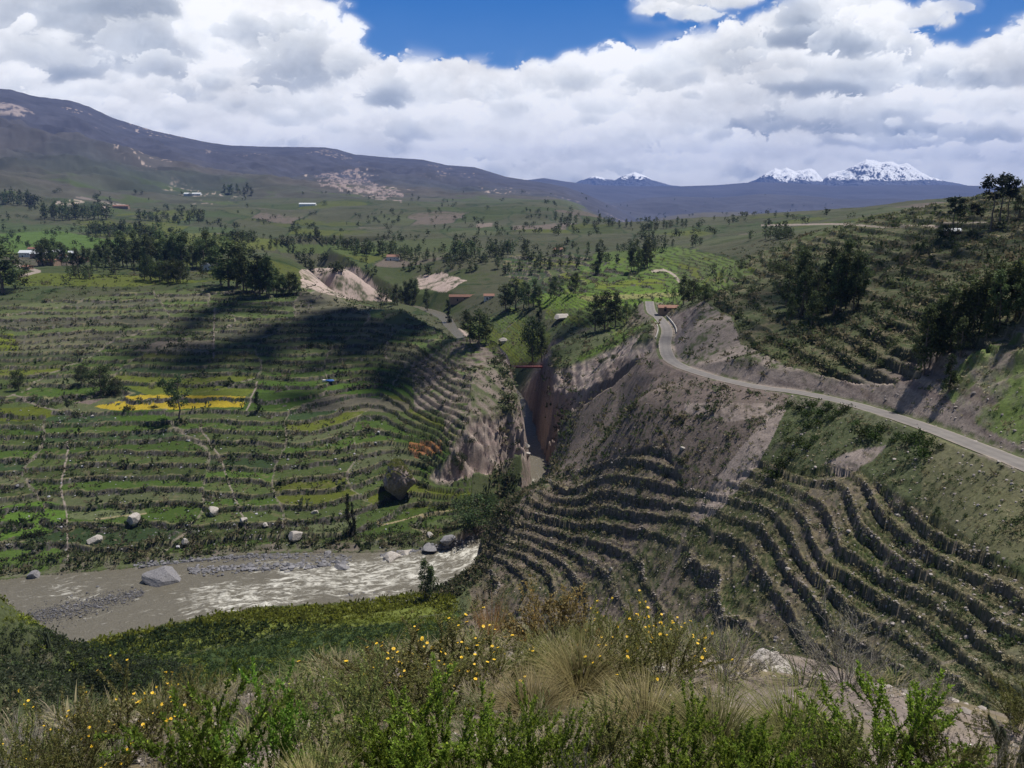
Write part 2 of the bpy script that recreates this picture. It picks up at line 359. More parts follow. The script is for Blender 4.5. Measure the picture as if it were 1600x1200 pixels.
ROADP = [P(1018, 487, -50.5), P(1030, 497, -50.2), P(1042, 515, -49.2), P(1039, 538, -48.8), P(1046, 560, -48), P(1068, 574, -47.3), P(1110, 588, -46), P(1180, 604, -44), P(1250, 614, -42.5), P(1330, 631, -40), P(1400, 652, -38),
         P(1470, 676, -36), P(1540, 703, -34), P(1600, 727, -32.5), P(1680, 762, -30.8), P(1800, 820, -28.5)]
ROADP = [(-1000, 0, 0)] + ROADP
ROADP[0] = (ROADP[1][0] + 6, ROADP[1][1] + 40, -51.5)
ROAD = resample(ROADP, 2.5)
def near_path(x, y, path, reach):
    """distance to a polyline and its interpolated attributes, for points within reach"""
    n = len(x); D = np.full(n, 1e9, np.float32); A = np.zeros((n, path.shape[1] - 2), np.float32); S = np.zeros(n, np.float32); side = np.zeros(n, np.float32)
    lo = path[:, :2].min(0) - reach; hi = path[:, :2].max(0) + reach
    ids = np.where((x > lo[0]) & (x < hi[0]) & (y > lo[1]) & (y < hi[1]))[0]
    # coarse cells so that each segment only visits points close to it
    cs = 12.0; cx = ((x[ids] - lo[0]) / cs).astype(int); cy = ((y[ids] - lo[1]) / cs).astype(int); W = int((hi[0] - lo[0]) / cs) + 2
    key = cy * W + cx; order = np.argsort(key, kind='stable'); ks = key[order]; ids = ids[order]
    acc = 0.0
    for k in range(len(path) - 1):
        a = path[k]; b = path[k + 1]; dx, dy = b[0] - a[0], b[1] - a[1]; L2 = dx * dx + dy * dy; L = math.sqrt(L2)
        x0 = int(max(0, (min(a[0], b[0]) - reach - lo[0]) / cs)); x1 = int((max(a[0], b[0]) + reach - lo[0]) / cs)
        y0 = int(max(0, (min(a[1], b[1]) - reach - lo[1]) / cs)); y1 = int((max(a[1], b[1]) + reach - lo[1]) / cs)
        for r in range(y0, y1 + 1):
            s0 = np.searchsorted(ks, r * W + x0); s1 = np.searchsorted(ks, r * W + x1 + 1)
            if s1 <= s0: continue
            q = ids[s0:s1]; px = x[q] - a[0]; py = y[q] - a[1]
            t = np.clip((px * dx + py * dy) / L2, 0, 1); d = np.hypot(px - t * dx, py - t * dy)
            m = d < D[q]; qq = q[m]; D[qq] = d[m]; tt = t[m][:, None]
            A[qq] = a[2:] * (1 - tt) + b[2:] * tt; S[qq] = acc + t[m] * L
            side[qq] = np.sign(dx * py[m] - dy * px[m])
        acc += L
    return D, A, S, side

def height0(x, y):
    """smooth lie of the land with river, gorge and road cut in; returns z and useful fields"""
    x = np.asarray(x, np.float64).ravel(); y = np.asarray(y, np.float64).ravel()
    r = np.hypot(x, y); az = np.arctan2(x, y); lr = np.log(np.maximum(r, 1))
    z = base_tps(az, lr)
    # the crest we stand on
    adeg = np.degrees(az)
    T = np.interp(r, [0, 1.5, 3, 5, 7, 9, 11, 14, 20, 30, 45], [-1.62, -2.0, -2.62, -3.6, -4.7, -5.9, -7.6, -11.4, -19.5, -31, -48])
    s = np.interp(adeg, [-48, -34, -20, -8, 0, 12, 20, 34, 48], [.92, .95, 1.06, 1.02, .96, .93, .90, .88, .88])
    zf = -1.6 + (T + 1.6) * s + .10 * fbm(x / 1.4, y / 1.4, 4, .5, 61) * ss(r, 1, 3) + .35 * fbm(x / 5., y / 5., 2, .5, 63) * ss(r, 2, 6)
    z = lerp(zf, z, ss(r, 13, 38))
    # broken ground
    amp = ss(r, 40, 90) * 1.0
    z = z + amp * (fbm(x / 38, y / 38, 3, .5, 3) * 1.6 + fbm(x / 9, y / 9, 3, .5, 4) * .35)
    z = z + ss(r, 500, 1100) * fbm(x / 160, y / 160, 4, .5, 5) * 7
    return x, y, z, r, az

rock_n = lambda x, y: None
def road_op(x, y, z):
    D, A, S, side = near_path(x, y, ROAD, 26.0)
    m = D < 25; zr = A[:, 0]; w = 3.1
    d = np.maximum(D - w, 0)
    n = fbm(x / 5, y / 5, 3, .5, 77)
    up = zr + d * (1.15 + .3 * n) ; dn = zr - .12 - d * (.85 + .3 * n)
    k = 1 - ss(D, 7, 15) * (dn > z) - ss(D, 17, 25) * (dn <= z)
    zc = np.clip(z, dn, up)
    z2 = np.where(m, lerp(z, zc, k), z)
    z2 = np.where(D < w, zr - .05, z2)
    cut = np.where(m, np.clip((z - z2) / 2.0, 0, 1), 0); fill = np.where(m, np.clip((z2 - z) / 2.0, 0, 1) * (D > w), 0)
    return z2, D, cut, fill
BLUFF2 = np.array([(*P(858, 704, -102)[:2], -102., 3), (*P(895, 700, -93)[:2], -93., 3), (*P(930, 692, -86)[:2], -86., 3), (*P(966, 668, -78)[:2], -78, 3)])
BLUFF = np.array([(*P(640, 742, -97)[:2], -97.3, 4), (*P(700, 752, -97)[:2], -97.6, 4), (*P(750, 748, -98)[:2], -98, 4), (*P(800, 735, -99)[:2], -99.5, 4)])
def river_op(x, y, z):
    D, A, S, side = near_path(x, y, RIV, 75.0)
    m = D < 74
    zw, w, k = A[:, 0], A[:, 1], A[:, 2]
    cliff = ss(k, 1.0, 3.0)
    n = fbm(x / 7, y / 7, 4, .55, 81, 1); n2 = fbm(S / 3.2, z / 30 + side * 9, 3, .5, 83, 1)
    d = D - w + lerp(.8, 2.6, cliff) * n * ss(D, 0, w + 2) * .8 + cliff * n2 * 1.1
    bed = zw - 1.3
    rise = np.where(d < 0, bed + 0 * d, 0)
    lowbank = bed + np.maximum(d, 0) * k
    # gorge walls lean back and break into ledges
    dd = np.maximum(d, 0)
    wall = bed + np.where(dd < 6, dd * k, 6 * k + (dd - 6) * (1.1 + .25 * n))
    wall = wall + cliff * 1.2 * fbm(x / 5, z / 6 + y / 9, 3, .5, 85)
    zc = lerp(lowbank, wall, cliff)
    z2 = np.where(m, np.minimum(z, zc), z)
    # no ground below water outside the channel
    z2 = np.where(m & (d > .8) & (cliff < .5), np.maximum(z2, zw + .25 + .12 * n), z2)
    cut = np.where(m, ss(z - z2, .3, 3) * ss(k, 1.0, 2.4), 0)
    return z2, D, d, A, cut
def bluff_op(x, y, z):
    D, A, S, side = near_path(x, y, BLUFF, 50.0)
    m = (D < 49)
    n = fbm(x / 6, y / 6, 4, .55, 91, 1)
    d = np.maximum(D - 3 + 2.2 * n, 0)
    zc = A[:, 0] + np.where(d < 9, d * 2.3, 9 * 2.3 + (d - 9) * .9) + 1.2 * fbm(x / 4, z / 4, 3, .5, 95)
    z2 = np.where(m & (y > 240), np.minimum(z, zc), z)
    c1 = np.where(m, ss(z - z2, .3, 2.5), 0); z = z2
    D, A, S, side = near_path(x, y, BLUFF2, 40.0); m = D < 39
    d = np.maximum(D - 2 + 1.6 * n, 0); zc = A[:, 0] + np.where(d < 6.5, d * 3.6, 6.5 * 3.6 + (d - 6.5) * 1.0) + 1.2 * fbm(x / 4, z / 4, 3, .5, 96)
    z2 = np.where(m, np.minimum(z, zc), z)
    return z2, np.maximum(c1, np.where(m, ss(z - z2, .3, 2.5), 0))

# ---- terraces
def zone_poly(polys, u, v):
    m = np.zeros(u.shape, bool)
    for p in polys:
        p = np.array(p, float); x2 = np.roll(p[:, 0], -1); y2 = np.roll(p[:, 1], -1); c = np.zeros(u.shape, bool)
        for (xa, ya, xb, yb) in zip(p[:, 0], p[:, 1], x2, y2):
            if ya == yb: continue
            hit = ((ya > v) != (yb > v)) & (u < (xb - xa) * (v - ya) / (yb - ya) + xa); c ^= hit
        m |= c
    return m
def to_px(x, y, z):
    d = y * cos(PITCH) - z * sin(PITCH); d = np.maximum(d, .01)
    return 800 + F * x / d, 600 - F * (y * sin(PITCH) + z * cos(PITCH)) / d
def plan_zones(x, y):
    """where the old farmers levelled the ground: 0..1 strength, riser height"""
    r = np.hypot(x, y); az = np.degrees(np.arctan2(x, y))
    left = ss(-x + 6, 0, 14) * ss(y, 196, 206) * (1 - ss(r, 470, 500))
    return left
def terrace(x, y, z, strength, step, seed, sharp=.16, cell=38., along=None, off=.55, qf=None):
    al = x if along is None else along
    w = fbm(x / 30, y / 30, 2, .5, seed + 1)
    cellx = al / cell + 1.1 * fbm(x / 90, y / 90, 2, .5, seed + 2) + .05 * w
    ci = np.floor(cellx)
    q = z / step + .55 * fbm(x / 70, y / 70, 2, .5, seed + 3) + .16 * fbm(x / 11, y / 11, 3, .5, seed + 6) + off * hash01(ci, ci * 0, seed)
    if qf is not None: q = qf + .30 * fbm(x / 12, y / 12, 3, .5, seed + 6) + .22 * (hash01(ci, ci * 0, seed) - .5) + .06 * fbm(x / 2.5, y / 2.5, 2, .5, seed + 7) + .5
    k = np.floor(q); f = q - k
    # some risers have collapsed
    brk = ss(fbm(x / 8, y / 8, 3, .5, seed + 5), .30, .5) if qf is None else ss(fbm(x / 5, y / 5, 3, .55, seed + 5), .10, .42)
    sh = sharp + .42 * brk
    g = np.where(f < 1 - sh, .10 * f / (1 - sh), .10 + .90 * ss(f, 1 - sh, 1))
    lip = .13 * np.exp(-((f) / .05) ** 2)
    zt = z + strength * step * (k + g + lip * .5 - q)
    if qf is not None:                       # low secondary walls on the wider beds
        q2 = q * 2.7 + .35 * fbm(x / 7, y / 7, 3, .5, seed + 9); k2 = np.floor(q2); f2 = q2 - k2
        zt = zt + strength * .80 * (.15 * f2 + .85 * ss(f2, .82, 1) - f2) * ss(fbm(x / 13, y / 13, 2, .5, seed + 10), -.15, .15)
    ce = np.abs(cellx - ci - .0); ce = np.minimum(ce, 1 - ce) * cell
    return zt, k, f, ci, sh, ce

# ---- far ranges: crest line (u, v), crest distance, foot distance
RANGES = [
    dict(n='left', s=[(-400, 150), (-200, 142), (0, 138), (38, 139), (75, 150), (130, 157), (155, 166), (190, 184), (250, 204), (330, 222), (365, 227), (420, 229), (510, 230), (530, 233), (556, 241), (610, 246), (660, 249), (700, 258), (742, 261), (790, 276), (840, 284), (880, 291), (915, 303), (955, 322), (1000, 350), (1060, 385), (1150, 420)],
         c=[(-400, 5200), (0, 5200), (400, 6000), (700, 6600), (900, 5200), (1050, 4200)], f=[(-400, 1300), (0, 1350), (400, 1600), (800, 2200), (1050, 2400)], p=1.55, rough=1.0),
    dict(n='back', s=[(-200, 300), (700, 300), (790, 285), (850, 278), (880, 283), (930, 289), (1000, 291), (1060, 291), (1120, 289), (1180, 284), (1240, 286), (1300, 290), (1400, 289), (1480, 289), (1560, 291), (1700, 292), (2000, 295)],
         c=[(0, 11500), (2000, 11500)], f=[(0, 7800), (2000, 7800)], p=1.0, rough=.35),
    dict(n='mid', s=[(-200, 330), (800, 335), (900, 326), (960, 318), (1010, 309), (1060, 307), (1120, 309), (1190, 303), (1260, 306), (1330, 312), (1400, 310), (1500, 318), (1700, 322), (2000, 325)],
         c=[(0, 7500), (2000, 7500)], f=[(0, 5300), (2000, 5300)], p=1.1, rough=1.1),
    dict(n='low', s=[(-200, 400), (900, 390), (960, 362), (1010, 352), (1060, 340), (1100, 334), (1160, 333), (1230, 345), (1300, 352), (1500, 350), (2000, 350)],
         c=[(0, 4900), (2000, 4900)], f=[(0, 2500), (2000, 2500)], p=1.2, rough=1.3),
]
def far_height(x, y, zin):
    r = np.hypot(x, y); az = np.arctan2(x, y); u = 800 + F * np.tan(az) / cos(PITCH)     # along the horizon line
    z = zin.copy(); who = np.zeros(len(r), int); tt_ = np.zeros(len(r))
    m = r > 1150; xm, ym, rm, um, azm = x[m], y[m], r[m], u[m], az[m]
    fl = -52 - 185 * ss(np.degrees(azm), 3, 11) * ss(rm, 1250, 3000)
    zb = lerp(zin[m], fl + fbm(xm / 500, ym / 500, 4, .5, 201) * 30 + ss(rm, 1300, 2200) * 26 * (1 - ss(np.degrees(azm), 0, 8)), ss(rm, 1200, 1500)); w = np.zeros(m.sum(), int); tb = np.zeros(m.sum())
    nz = fbm(xm / 1500, ym / 1500, 7, .52, 203, 1); nz2 = fbm(xm / 420, ym / 420, 5, .5, 205, 1); n3 = fbm(xm / 2600, ym / 2600, 3, .5, 207)
    for k, R in enumerate(RANGES):
        us = [a for a, b in R['s']]; vs = [b for a, b in R['s']]
        v = np.interp(um, us, vs); dz = (600 - v) / F
        te = (-sin(PITCH) + dz * cos(PITCH)) / (cos(PITCH) + dz * sin(PITCH)) * np.cos(azm)
        Rc = np.interp(um, *zip(*R['c'])); Rf = np.interp(um, *zip(*R['f'])) * (1 + .10 * n3)
        zc = Rc * te; t = (rm - Rf) / (Rc - Rf)
        f = np.where(t < 1, np.clip(t, 0, 1) ** R['p'], np.maximum(1 - .35 * (t - 1), 0))
        B = np.interp(np.degrees(azm), [3, 11], [-52., -237.])
        H = np.maximum(zc - B, 0)
        rel = (nz * .5 + nz2 * .25) * R['rough'] * np.clip(H, 60, 900) * .50
        env = np.clip(t * 1.6, 0, 1) * (1 - ss(t, .5, .98)) 
        zz = B + H * f + (rel - .12 * np.clip(H, 60, 900) * R['rough']) * env + nz2 * 6 * R['rough'] * ss(t, .0, .2) * (1 - ss(t, .9, 1.))
        zz = np.where((t > 0) & (H > 1), zz, -1e4)
        up = zz > zb; zb = np.where(up, zz, zb); w = np.where(up, k + 1, w); tb = np.where(up, t, tb)
    z[m] = zb; who[m] = w; tt_[m] = tb
    return z, who, tt_

# colours of bare things (linear albedo)
G_LUSH = np.array([.056, .100, .015]); G_MID = np.array([.054, .076, .021]); G_DARK = np.array([.022, .040, .014]); G_DULL = np.array([.075, .088, .040])
YEL = np.array([.34, .25, .018]); YGR = np.array([.12, .145, .018]); TAN = np.array([.27, .22, .13]); SOIL = np.array([.135, .105, .092]); SCREE = np.array([.30, .245, .215])
WALL = np.array([.070, .062, .058]); RROCK = np.array([.175, .135, .122]); OCH = np.array([.34, .14, .06]); PINK = np.array([.42, .33, .29])

Z_RSLOPE = [[(1250, 735), (1330, 725), (1430, 790), (1540, 860), (1700, 960), (1750, 1150), (600, 1150), (690, 960), (740, 860), (790, 800), (860, 745), (960, 715), (1040, 690), (1070, 760), (1130, 760), (1190, 720)]]
Z_RUP = [[(1190, 610), (1150, 500), (1110, 470), (1130, 440), (1180, 395), (1500, 300), (1800, 250), (1800, 700), (1600, 650), (1520, 580), (1420, 600), (1360, 600), (1300, 600)]]
Z_BARE = [[(1045, 500), (1100, 470), (1145, 500), (1160, 540), (1230, 570), (1340, 600), (1345, 625), (1250, 612), (1100, 590), (1050, 560)], [(985, 580), (1050, 575), (1100, 590), (1230, 618), (1200, 650), (1140, 660), (1050, 640), (1000, 640), (960, 610)],
          [(1205, 640), (1228, 642), (1190, 720), (1130, 790), (1090, 815), (1075, 800), (1120, 750), (1170, 690)], [(1285, 722), (1340, 700), (1385, 695), (1360, 722), (1320, 738)], [(1395, 600), (1440, 588), (1480, 610), (1480, 650), (1400, 640)]]
Z_BENCH = [[(820, 455), (930, 410), (1060, 385), (1130, 400), (1180, 420), (1140, 450), (1070, 470), (1050, 490), (1000, 510), (960, 520), (860, 500)], [(690, 560), (720, 510), (800, 480), (850, 510), (860, 560), (800, 575)]]
Z_PALE = [[(470, 420), (560, 418), (612, 470), (470, 468)], [(650, 432), (690, 426), (728, 438), (700, 456), (655, 452)], [(860, 455), (890, 435), (900, 445), (870, 470)], [(700, 505), (745, 525), (760, 545), (720, 530)]]
Z_RBROWN = [[(780, 400), (900, 395), (1010, 430), (900, 460), (800, 460)]]

TL = [(10, (1421, 806), (1488, 861), (1584, 894), (1680, 930)), (9, (1313, 740), (1392, 827), (1463, 886), (1563, 940), (1650, 985)), (8, (1230, 748), (1305, 790), (1338, 835), (1438, 906), (1563, 985)), (7, (1296, 861), (1380, 911), (1421, 936), (1521, 1002)),
      (6, (1230, 800), (1280, 877), (1355, 927), (1471, 1011)), (5, (1138, 794), (1205, 811), (1230, 861), (1275, 915), (1340, 975)), (4, (1105, 802), (1171, 831), (1205, 869), (1246, 927), (1285, 970)), (6.2, (880, 742), (930, 735)), (5, (862, 765), (905, 772)), (3.2, (845, 790), (895, 802)), (1.2, (820, 822), (862, 832)), (-.5, (800, 850), (840, 862)), (3, (938, 802), (1000, 815), (1063, 823), (1100, 838), (1130, 861), (1160, 910), (1200, 965)),
      (2, (938, 832), (1000, 845), (1021, 870), (1030, 906), (1075, 960)), (1, (905, 850), (950, 868), (971, 890), (1009, 948)), (0, (880, 868), (925, 895), (950, 950)), (-1, (850, 870), (882, 900), (895, 955)), (-2, (815, 870), (838, 900), (838, 955)), (-3, (780, 880), (785, 950)), (-4, (745, 890), (735, 950)),
      (4.6, (938, 761), (1000, 776), (1084, 790)), (6, (1000, 727), (1067, 748)), (8, (1050, 694), (1117, 710)), (9, (1063, 677), (1125, 692)), (10.2, (1063, 648), (1171, 669)), (11.5, (1500, 820), (1620, 860)), (12, (1350, 700), (1250, 690)), ]
_tp = np.array([(p[0] / 500., p[1] / 500., l[0]) for l in TL for p in l[1:]])
_TW = tps_fit(_tp[:, 0], _tp[:, 1], _tp[:, 2], 2e-3)
_TU, _TV = np.linspace(600, 1750, 231), np.linspace(560, 1250, 139)
_TQ = np.zeros((139, 231))
for _i in range(139):
    _d2 = (_TU[:, None] / 500. - _tp[:, 0]) ** 2 + (_TV[_i] / 500. - _tp[:, 1]) ** 2
    _TQ[_i] = (.5 * _d2 * np.log(_d2 + 1e-12)) @ _TW[:len(_tp)] + _TW[-3] + _TW[-2] * _TU / 500. + _TW[-1] * _TV[_i] / 500.
def terrace_lines(u, v):
    a = np.clip((u - 600) / 5., 0, 229.99); b = np.clip((v - 560) / 5., 0, 137.99); i = b.astype(int); j = a.astype(int); p = b - i; q = a - j
    return (_TQ[i, j] * (1 - q) + _TQ[i, j + 1] * q) * (1 - p) + (_TQ[i + 1, j] * (1 - q) + _TQ[i + 1, j + 1] * q) * p
def classify(x, y, z0, u, v, r):
    """terrace strengths per zone"""
    wx = 10 * fbm(x / 18, y / 18, 3, .5, 301); wy = 7 * fbm(x / 18, y / 18, 3, .5, 302)
    uu = u + wx; vv = v + wy
    z = {}
    z['left'] = (x < 40) & (y > 190) & (z0 > -104) & (z0 < -57.2) & (uu < 735) & (r < 520) & (v > 440) & ~((u > 600) & (r > 345) & (v < 505)) & ~((u > 690) & (z0 > -68) & (y > 300))
    z['right'] = zone_poly(Z_RSLOPE, uu, vv) & (r > 40) & (r < 260) & (z0 > -102)
    z['bare'] = zone_poly(Z_BARE, u + wx * .6, v + wy * .6) & (r > 60) & (r < 330)
    z['up'] = zone_poly(Z_RUP, uu, vv) & (r > 80) & (r < 900) & ~z['bare'] & ~((uu > 1440) & (vv > 545))
    z['bench'] = zone_poly(Z_BENCH, uu, vv) & (r > 290) & (r < 900)
    z['pale'] = zone_poly(Z_PALE, u + wx * .5, v + wy * .5) & (r > 340) & (r < 1200)
    z['rbrown'] = zone_poly(Z_RBROWN, uu, vv) & (r > 420) & (r < 1200)
    return z

def ground_at(x, y, cols=False):
    x = np.asarray(x, np.float64).ravel(); y = np.asarray(y, np.float64).ravel()
    x, y, z, r, az = height0(x, y)
    z00 = z.copy()
    z, who, ft = far_height(x, y, z)
    zb, rd, cut_r, fill = road_op(x, y, z)
    z = zb
    z, bluffc = bluff_op(x, y, z)
    z, D, d, A, gcut = river_op(x, y, z)
    u, v = to_px(x, y, z)
    Z = classify(x, y, z, u, v, r)
    near_road = 1 - ss(rd, 4, 7)
    nowall = (1 - near_road) * (1 - ss(gcut, .0, .3)) * (1 - ss(bluffc, 0, .3)) * np.where(D < 74, ss(d, 2, 7), 1)
    kk = np.zeros(len(x)); ff = np.full(len(x), .5); ci = np.zeros(len(x)); shp = np.full(len(x), .2); edge = np.full(len(x), 99.); st = np.zeros(len(x)); zone = np.zeros(len(x), int)
    for zi, (key, step, sharp, cell, seed) in enumerate((('left', 1.75, .12, 42, 401), ('right', 1.9, .125, 36, 421), ('up', 2.4, .18, 60, 441), ('bench', 1.0, .10, 90, 461), ('rbrown', 2.4, .25, 80, 481))):
        m = Z[key]
        if not m.any(): continue
        S = nowall[m] * np.ones(m.sum())
        if key == 'right': S = S * (.55 + .45 * ss(fbm(x[m] / 26, y[m] / 26, 2, .5, 411), -.35, .0)) * ss(u[m] * .9 + (v[m] - 700), 790, 860)
        if key == 'up': S = S * (.5 + .5 * ss(fbm(x[m] / 30, y[m] / 30, 2, .5, 412), -.2, .15))
        along = x[m] if key in ('left', 'bench', 'rbrown') else (y[m] - .2 * x[m])
        zt, k, f, c, sh, ce = terrace(x[m], y[m], z[m], S, step, seed, sharp, cell, along, qf=terrace_lines(u[m], v[m]) if key == 'right' else None)
        z[m] = zt; kk[m] = k; ff[m] = f; ci[m] = c; shp[m] = sh; edge[m] = ce; st[m] = S; zone[m] = zi + 1
    # ground roughness
    z = z + np.where(rd > 4, ss(r, 40, 80) * (1 - ss(r, 600, 1200)) * fbm(x / 2.1, y / 2.1, 3, .55, 501) * .20 * np.where(D < 74, ss(d, -1, 2) + .0, 1), 0)
    if not cols: return z
    # ---------------- colour of the ground
    n = len(x); c = np.zeros((n, 3))
    nl = fbm(x / 60, y / 60, 3, .5, 511); nm = fbm(x / 14, y / 14, 4, .55, 512); nf = fbm(x / 3.2 + z * .5, y / 3.2 - z * .45, 4, .6, 513); nff = fbm(x / 1.0 + z * 1.1, y / 1.0 - z * 1.3, 3, .6, 514)
    def M(mask, col, strength=1.0):
        nonlocal c
        w = (np.asarray(mask, float) * strength)[:, None]; c = c * (1 - w) + np.asarray(col) * w
    M(np.ones(n), G_DULL)
    M(ss(nl + nm * .6, -.1, .5), G_MID, .6); M(ss(nm + nf * .7, .12, .55), SOIL * 1.1, .65); M(ss(nf + nm * .4, .25, .5), G_DARK, .7)
    # canyon, plateau and middle distance fields
    far = (r > 420) & (zone != 1)
    cw = 70 + 60 * ss(r, 700, 2500)
    fx = np.floor(x / cw + .6 * fbm(x / 200, y / 200, 2, .5, 521)); fy = np.floor(y / (cw * .8) + .5 * fbm(x / 160, y / 160, 2, .5, 522)); h = hash01(fx, fy, 5); h2 = hash01(fx, fy, 6)
    flatm = far * (1 - ss(r, 1800, 3300)) * (who == 0 if False else 1.)
    fc = .78 * np.where((h < .22)[:, None], G_LUSH * .7 + .02, np.where((h < .55)[:, None], G_MID * 1.1, np.where((h < .68)[:, None], YGR * .8, np.where((h < .88)[:, None], G_DULL * 1.1, SOIL * 1.3)))) * (.8 + .4 * h2)[:, None]
    M(flatm, np.array([.062, .062, .038]) * (1 + .5 * fbm(x / 120, y / 120, 4, .6, 524))[:, None], .8)
    M(flatm * ss(fbm(x / 260, y / 260, 3, .5, 523) + .35 * nm, -.05, .15), fc, .7)
    gxl = np.abs(x / cw + .6 * fbm(x / 200, y / 200, 2, .5, 521) - fx - .5); gyl = np.abs(y / (cw * .8) + .5 * fbm(x / 160, y / 160, 2, .5, 522) - fy - .5)
    M(flatm * ss(np.maximum(gxl, gyl), .46, .485) * ss(nm + nf, -.5, .1), G_DARK, .8)
    M(flatm * ss(nm, .2, .4), G_DARK, .55)
    M(Z['pale'] * ss(nm * .6 + nf * .5, -.35, .1), PINK * .92)
    M(Z['rbrown'], SOIL * .9, .5)
    # terraced land: beds, risers, lips, plot borders
    T = zone > 0
    plot = hash01(kk, ci, 31); plot2 = hash01(kk, np.floor(ci), 37)
    bed = np.where((plot < .36)[:, None], G_MID, np.where((plot < .62)[:, None], G_LUSH * .9, np.where((plot < .78)[:, None], G_DULL, np.where((plot < .955)[:, None], G_DARK * 1.3, YGR * .7)))) * (.75 + .5 * plot2)[:, None]
    # lush low down by the river, dry and brown higher up
    if T.any():
        zl = zone == 1
        hi = ss(z, -80, -68)
        bed = np.where(zl[:, None], bed * lerp(.86, .66, hi)[:, None] + (hi * .5)[:, None] * np.where((plot < .5)[:, None], G_DULL, SOIL * .8), bed)
        rr = (zone == 2) | (zone == 3)
        bed = np.where(rr[:, None], lerp(G_MID * .75, np.array([.085, .080, .045]), ss(nm + .5 * nf, -.45, .25)[:, None]) * (.75 + .35 * plot2)[:, None], bed)
        bed = np.where((zone == 4)[:, None], np.where((plot < .5)[:, None], G_LUSH * .7 + YGR * .25 + .01, np.where((plot < .7)[:, None], YGR * .7, G_MID * 1.2)), bed)
    M(T * np.minimum(st * 1.2, 1), bed, .92)
    M(T * ss(nf + nm * .4, .15, .5), TAN * .55, .45); M(((zone == 2) | (zone == 3)) * ss(nff + nf * .6, .15, .45), TAN * .7, .5); M((zone == 2) * ss(-nl + nm, .05, .4), SOIL * .95, .6)
    M(T * ss(-nf + nm * .5, .3, .55), G_DARK, .6); M((zone == 2) * ss(nff - .3 * nf, .05, .3), TAN * .8, .45)
    riser = T * np.clip(st, 0, 1) * ss(ff, 1 - shp - .05, 1 - shp + .03) * (1 - ss(ff, .985, 1.0) * .5)
    wc = np.where((nff > .15)[:, None], WALL * 1.7, np.where((nf > .1)[:, None], G_DARK * .9, WALL * .8)); wc = np.where((zone == 2)[:, None], np.where((nff > .05)[:, None], SCREE * .62, np.where((nf > .12)[:, None], G_DARK * 1.3, SOIL * .85)), wc)
    M(riser, wc, .9)
    lipm = T * np.clip(st, 0, 1) * (1 - ss(ff, .03, .10)) * ss(nf + nm, -.5, .1)
    lipc = np.where((zone == 1)[:, None], (TAN * .55 + G_DULL * .5), np.where((zone == 4)[:, None], G_DULL * .8, TAN * .95))
    M(lipm, lipc, .75)
    M(T * (zone != 3) * (edge < .55) * ss(nf, -.4, .1), SCREE * .75, .6)
    # explicit patches across the river
    def patch(poly, col, s=1.0, rr=(180, 600)):
        M(zone_poly([poly], u + 3 * nf, v + 2 * nf) & (r > rr[0]) & (r < rr[1]) & (riser < .5), np.asarray(col) * (1 + .35 * nff + .2 * nf)[:, None], s)
    patch([(145, 632), (200, 618), (260, 614), (385, 619), (378, 634), (300, 636), (180, 640)], YEL, .85)
    patch([(190, 600), (330, 598), (400, 605), (385, 618), (230, 616)], YGR * .8, .8)
    patch([(170, 641), (262, 640), (268, 655), (190, 660)], G_LUSH * .75); patch([(405, 592), (500, 592), (495, 605), (400, 612)], G_LUSH * .8); patch([(398, 612), (490, 608), (470, 634), (380, 636)], G_LUSH * .62); patch([(510, 594), (660, 600), (700, 615), (560, 616), (505, 606)], G_LUSH * .95)
    patch([(480, 630), (520, 612), (640, 625), (640, 640), (480, 640)], SOIL * .8 + G_DULL * .2, .7)
    patch([(0, 790), (60, 780), (105, 790), (100, 820), (40, 835), (-40, 840), (-40, 790)], G_LUSH * 1.2); patch([(-40, 850), (90, 845), (100, 880), (40, 900), (-40, 920)], G_LUSH * 1.0, .8)
    patch([(110, 795), (225, 790), (228, 800), (150, 812), (108, 808)], G_DULL * 1.2); patch([(-40, 640), (60, 630), (90, 645), (40, 655), (-40, 655)], YGR * .6); patch([(30, 545), (-50, 545), (-50, 520), (20, 520)], YGR * .9); patch([(110, 625), (165, 618), (140, 630)], SOIL)
    patch([(560, 790), (700, 790), (730, 800), (640, 826), (555, 838)], G_LUSH * .45 + G_MID * .2, .8); patch([(640, 688), (690, 686), (690, 706), (650, 712), (636, 700)], OCH * .7, .8); patch([(655, 728), (712, 724), (716, 738), (655, 740)], G_LUSH * .8)
    patch([(250, 528), (335, 528), (335, 550), (200, 548)], SOIL * 1.2, .6); patch([(0, 425), (200, 430), (330, 440), (200, 448), (-40, 446)], YGR * .75, .7, (400, 700))
    patch([(0, 365), (90, 360), (200, 380), (100, 395), (-60, 395)], G_LUSH * 1.1 + .01, .9, (600, 1500)); patch([(130, 366), (330, 364), (440, 375), (430, 392), (250, 380)], YGR * .7 + .01, .8, (600, 1500)); patch([(420, 380), (600, 385), (590, 400), (440, 395)], G_MID * 1.2, .8, (500, 1500))
    patch([(930, 395), (1060, 385), (1060, 470), (830, 470), (900, 430)], G_LUSH * 1.15 + YGR * .15, .5, (380, 800)); patch([(830, 458), (1060, 452), (1062, 474), (860, 482), (815, 470)], G_LUSH * 1.2 + YGR * .3, .85, (380, 800)); patch([(900, 462), (1060, 456), (1060, 462), (920, 470)], TAN * .6 + YGR * .5, .8, (380, 800))
    patch([(930, 440), (1040, 434), (1040, 442), (930, 450)], YGR, .8, (400, 800))
    patch([(900, 560), (960, 525), (1010, 495), (1030, 500), (960, 548), (920, 575)], G_LUSH * .9 + YGR * .2, .8, (300, 460))
    patch([(700, 560), (760, 520), (860, 520), (860, 570), (790, 572)], YGR * .8, .5, (330, 560)); patch([(560, 378), (700, 372), (760, 390), (640, 410)], G_MID, .5, (700, 2500))
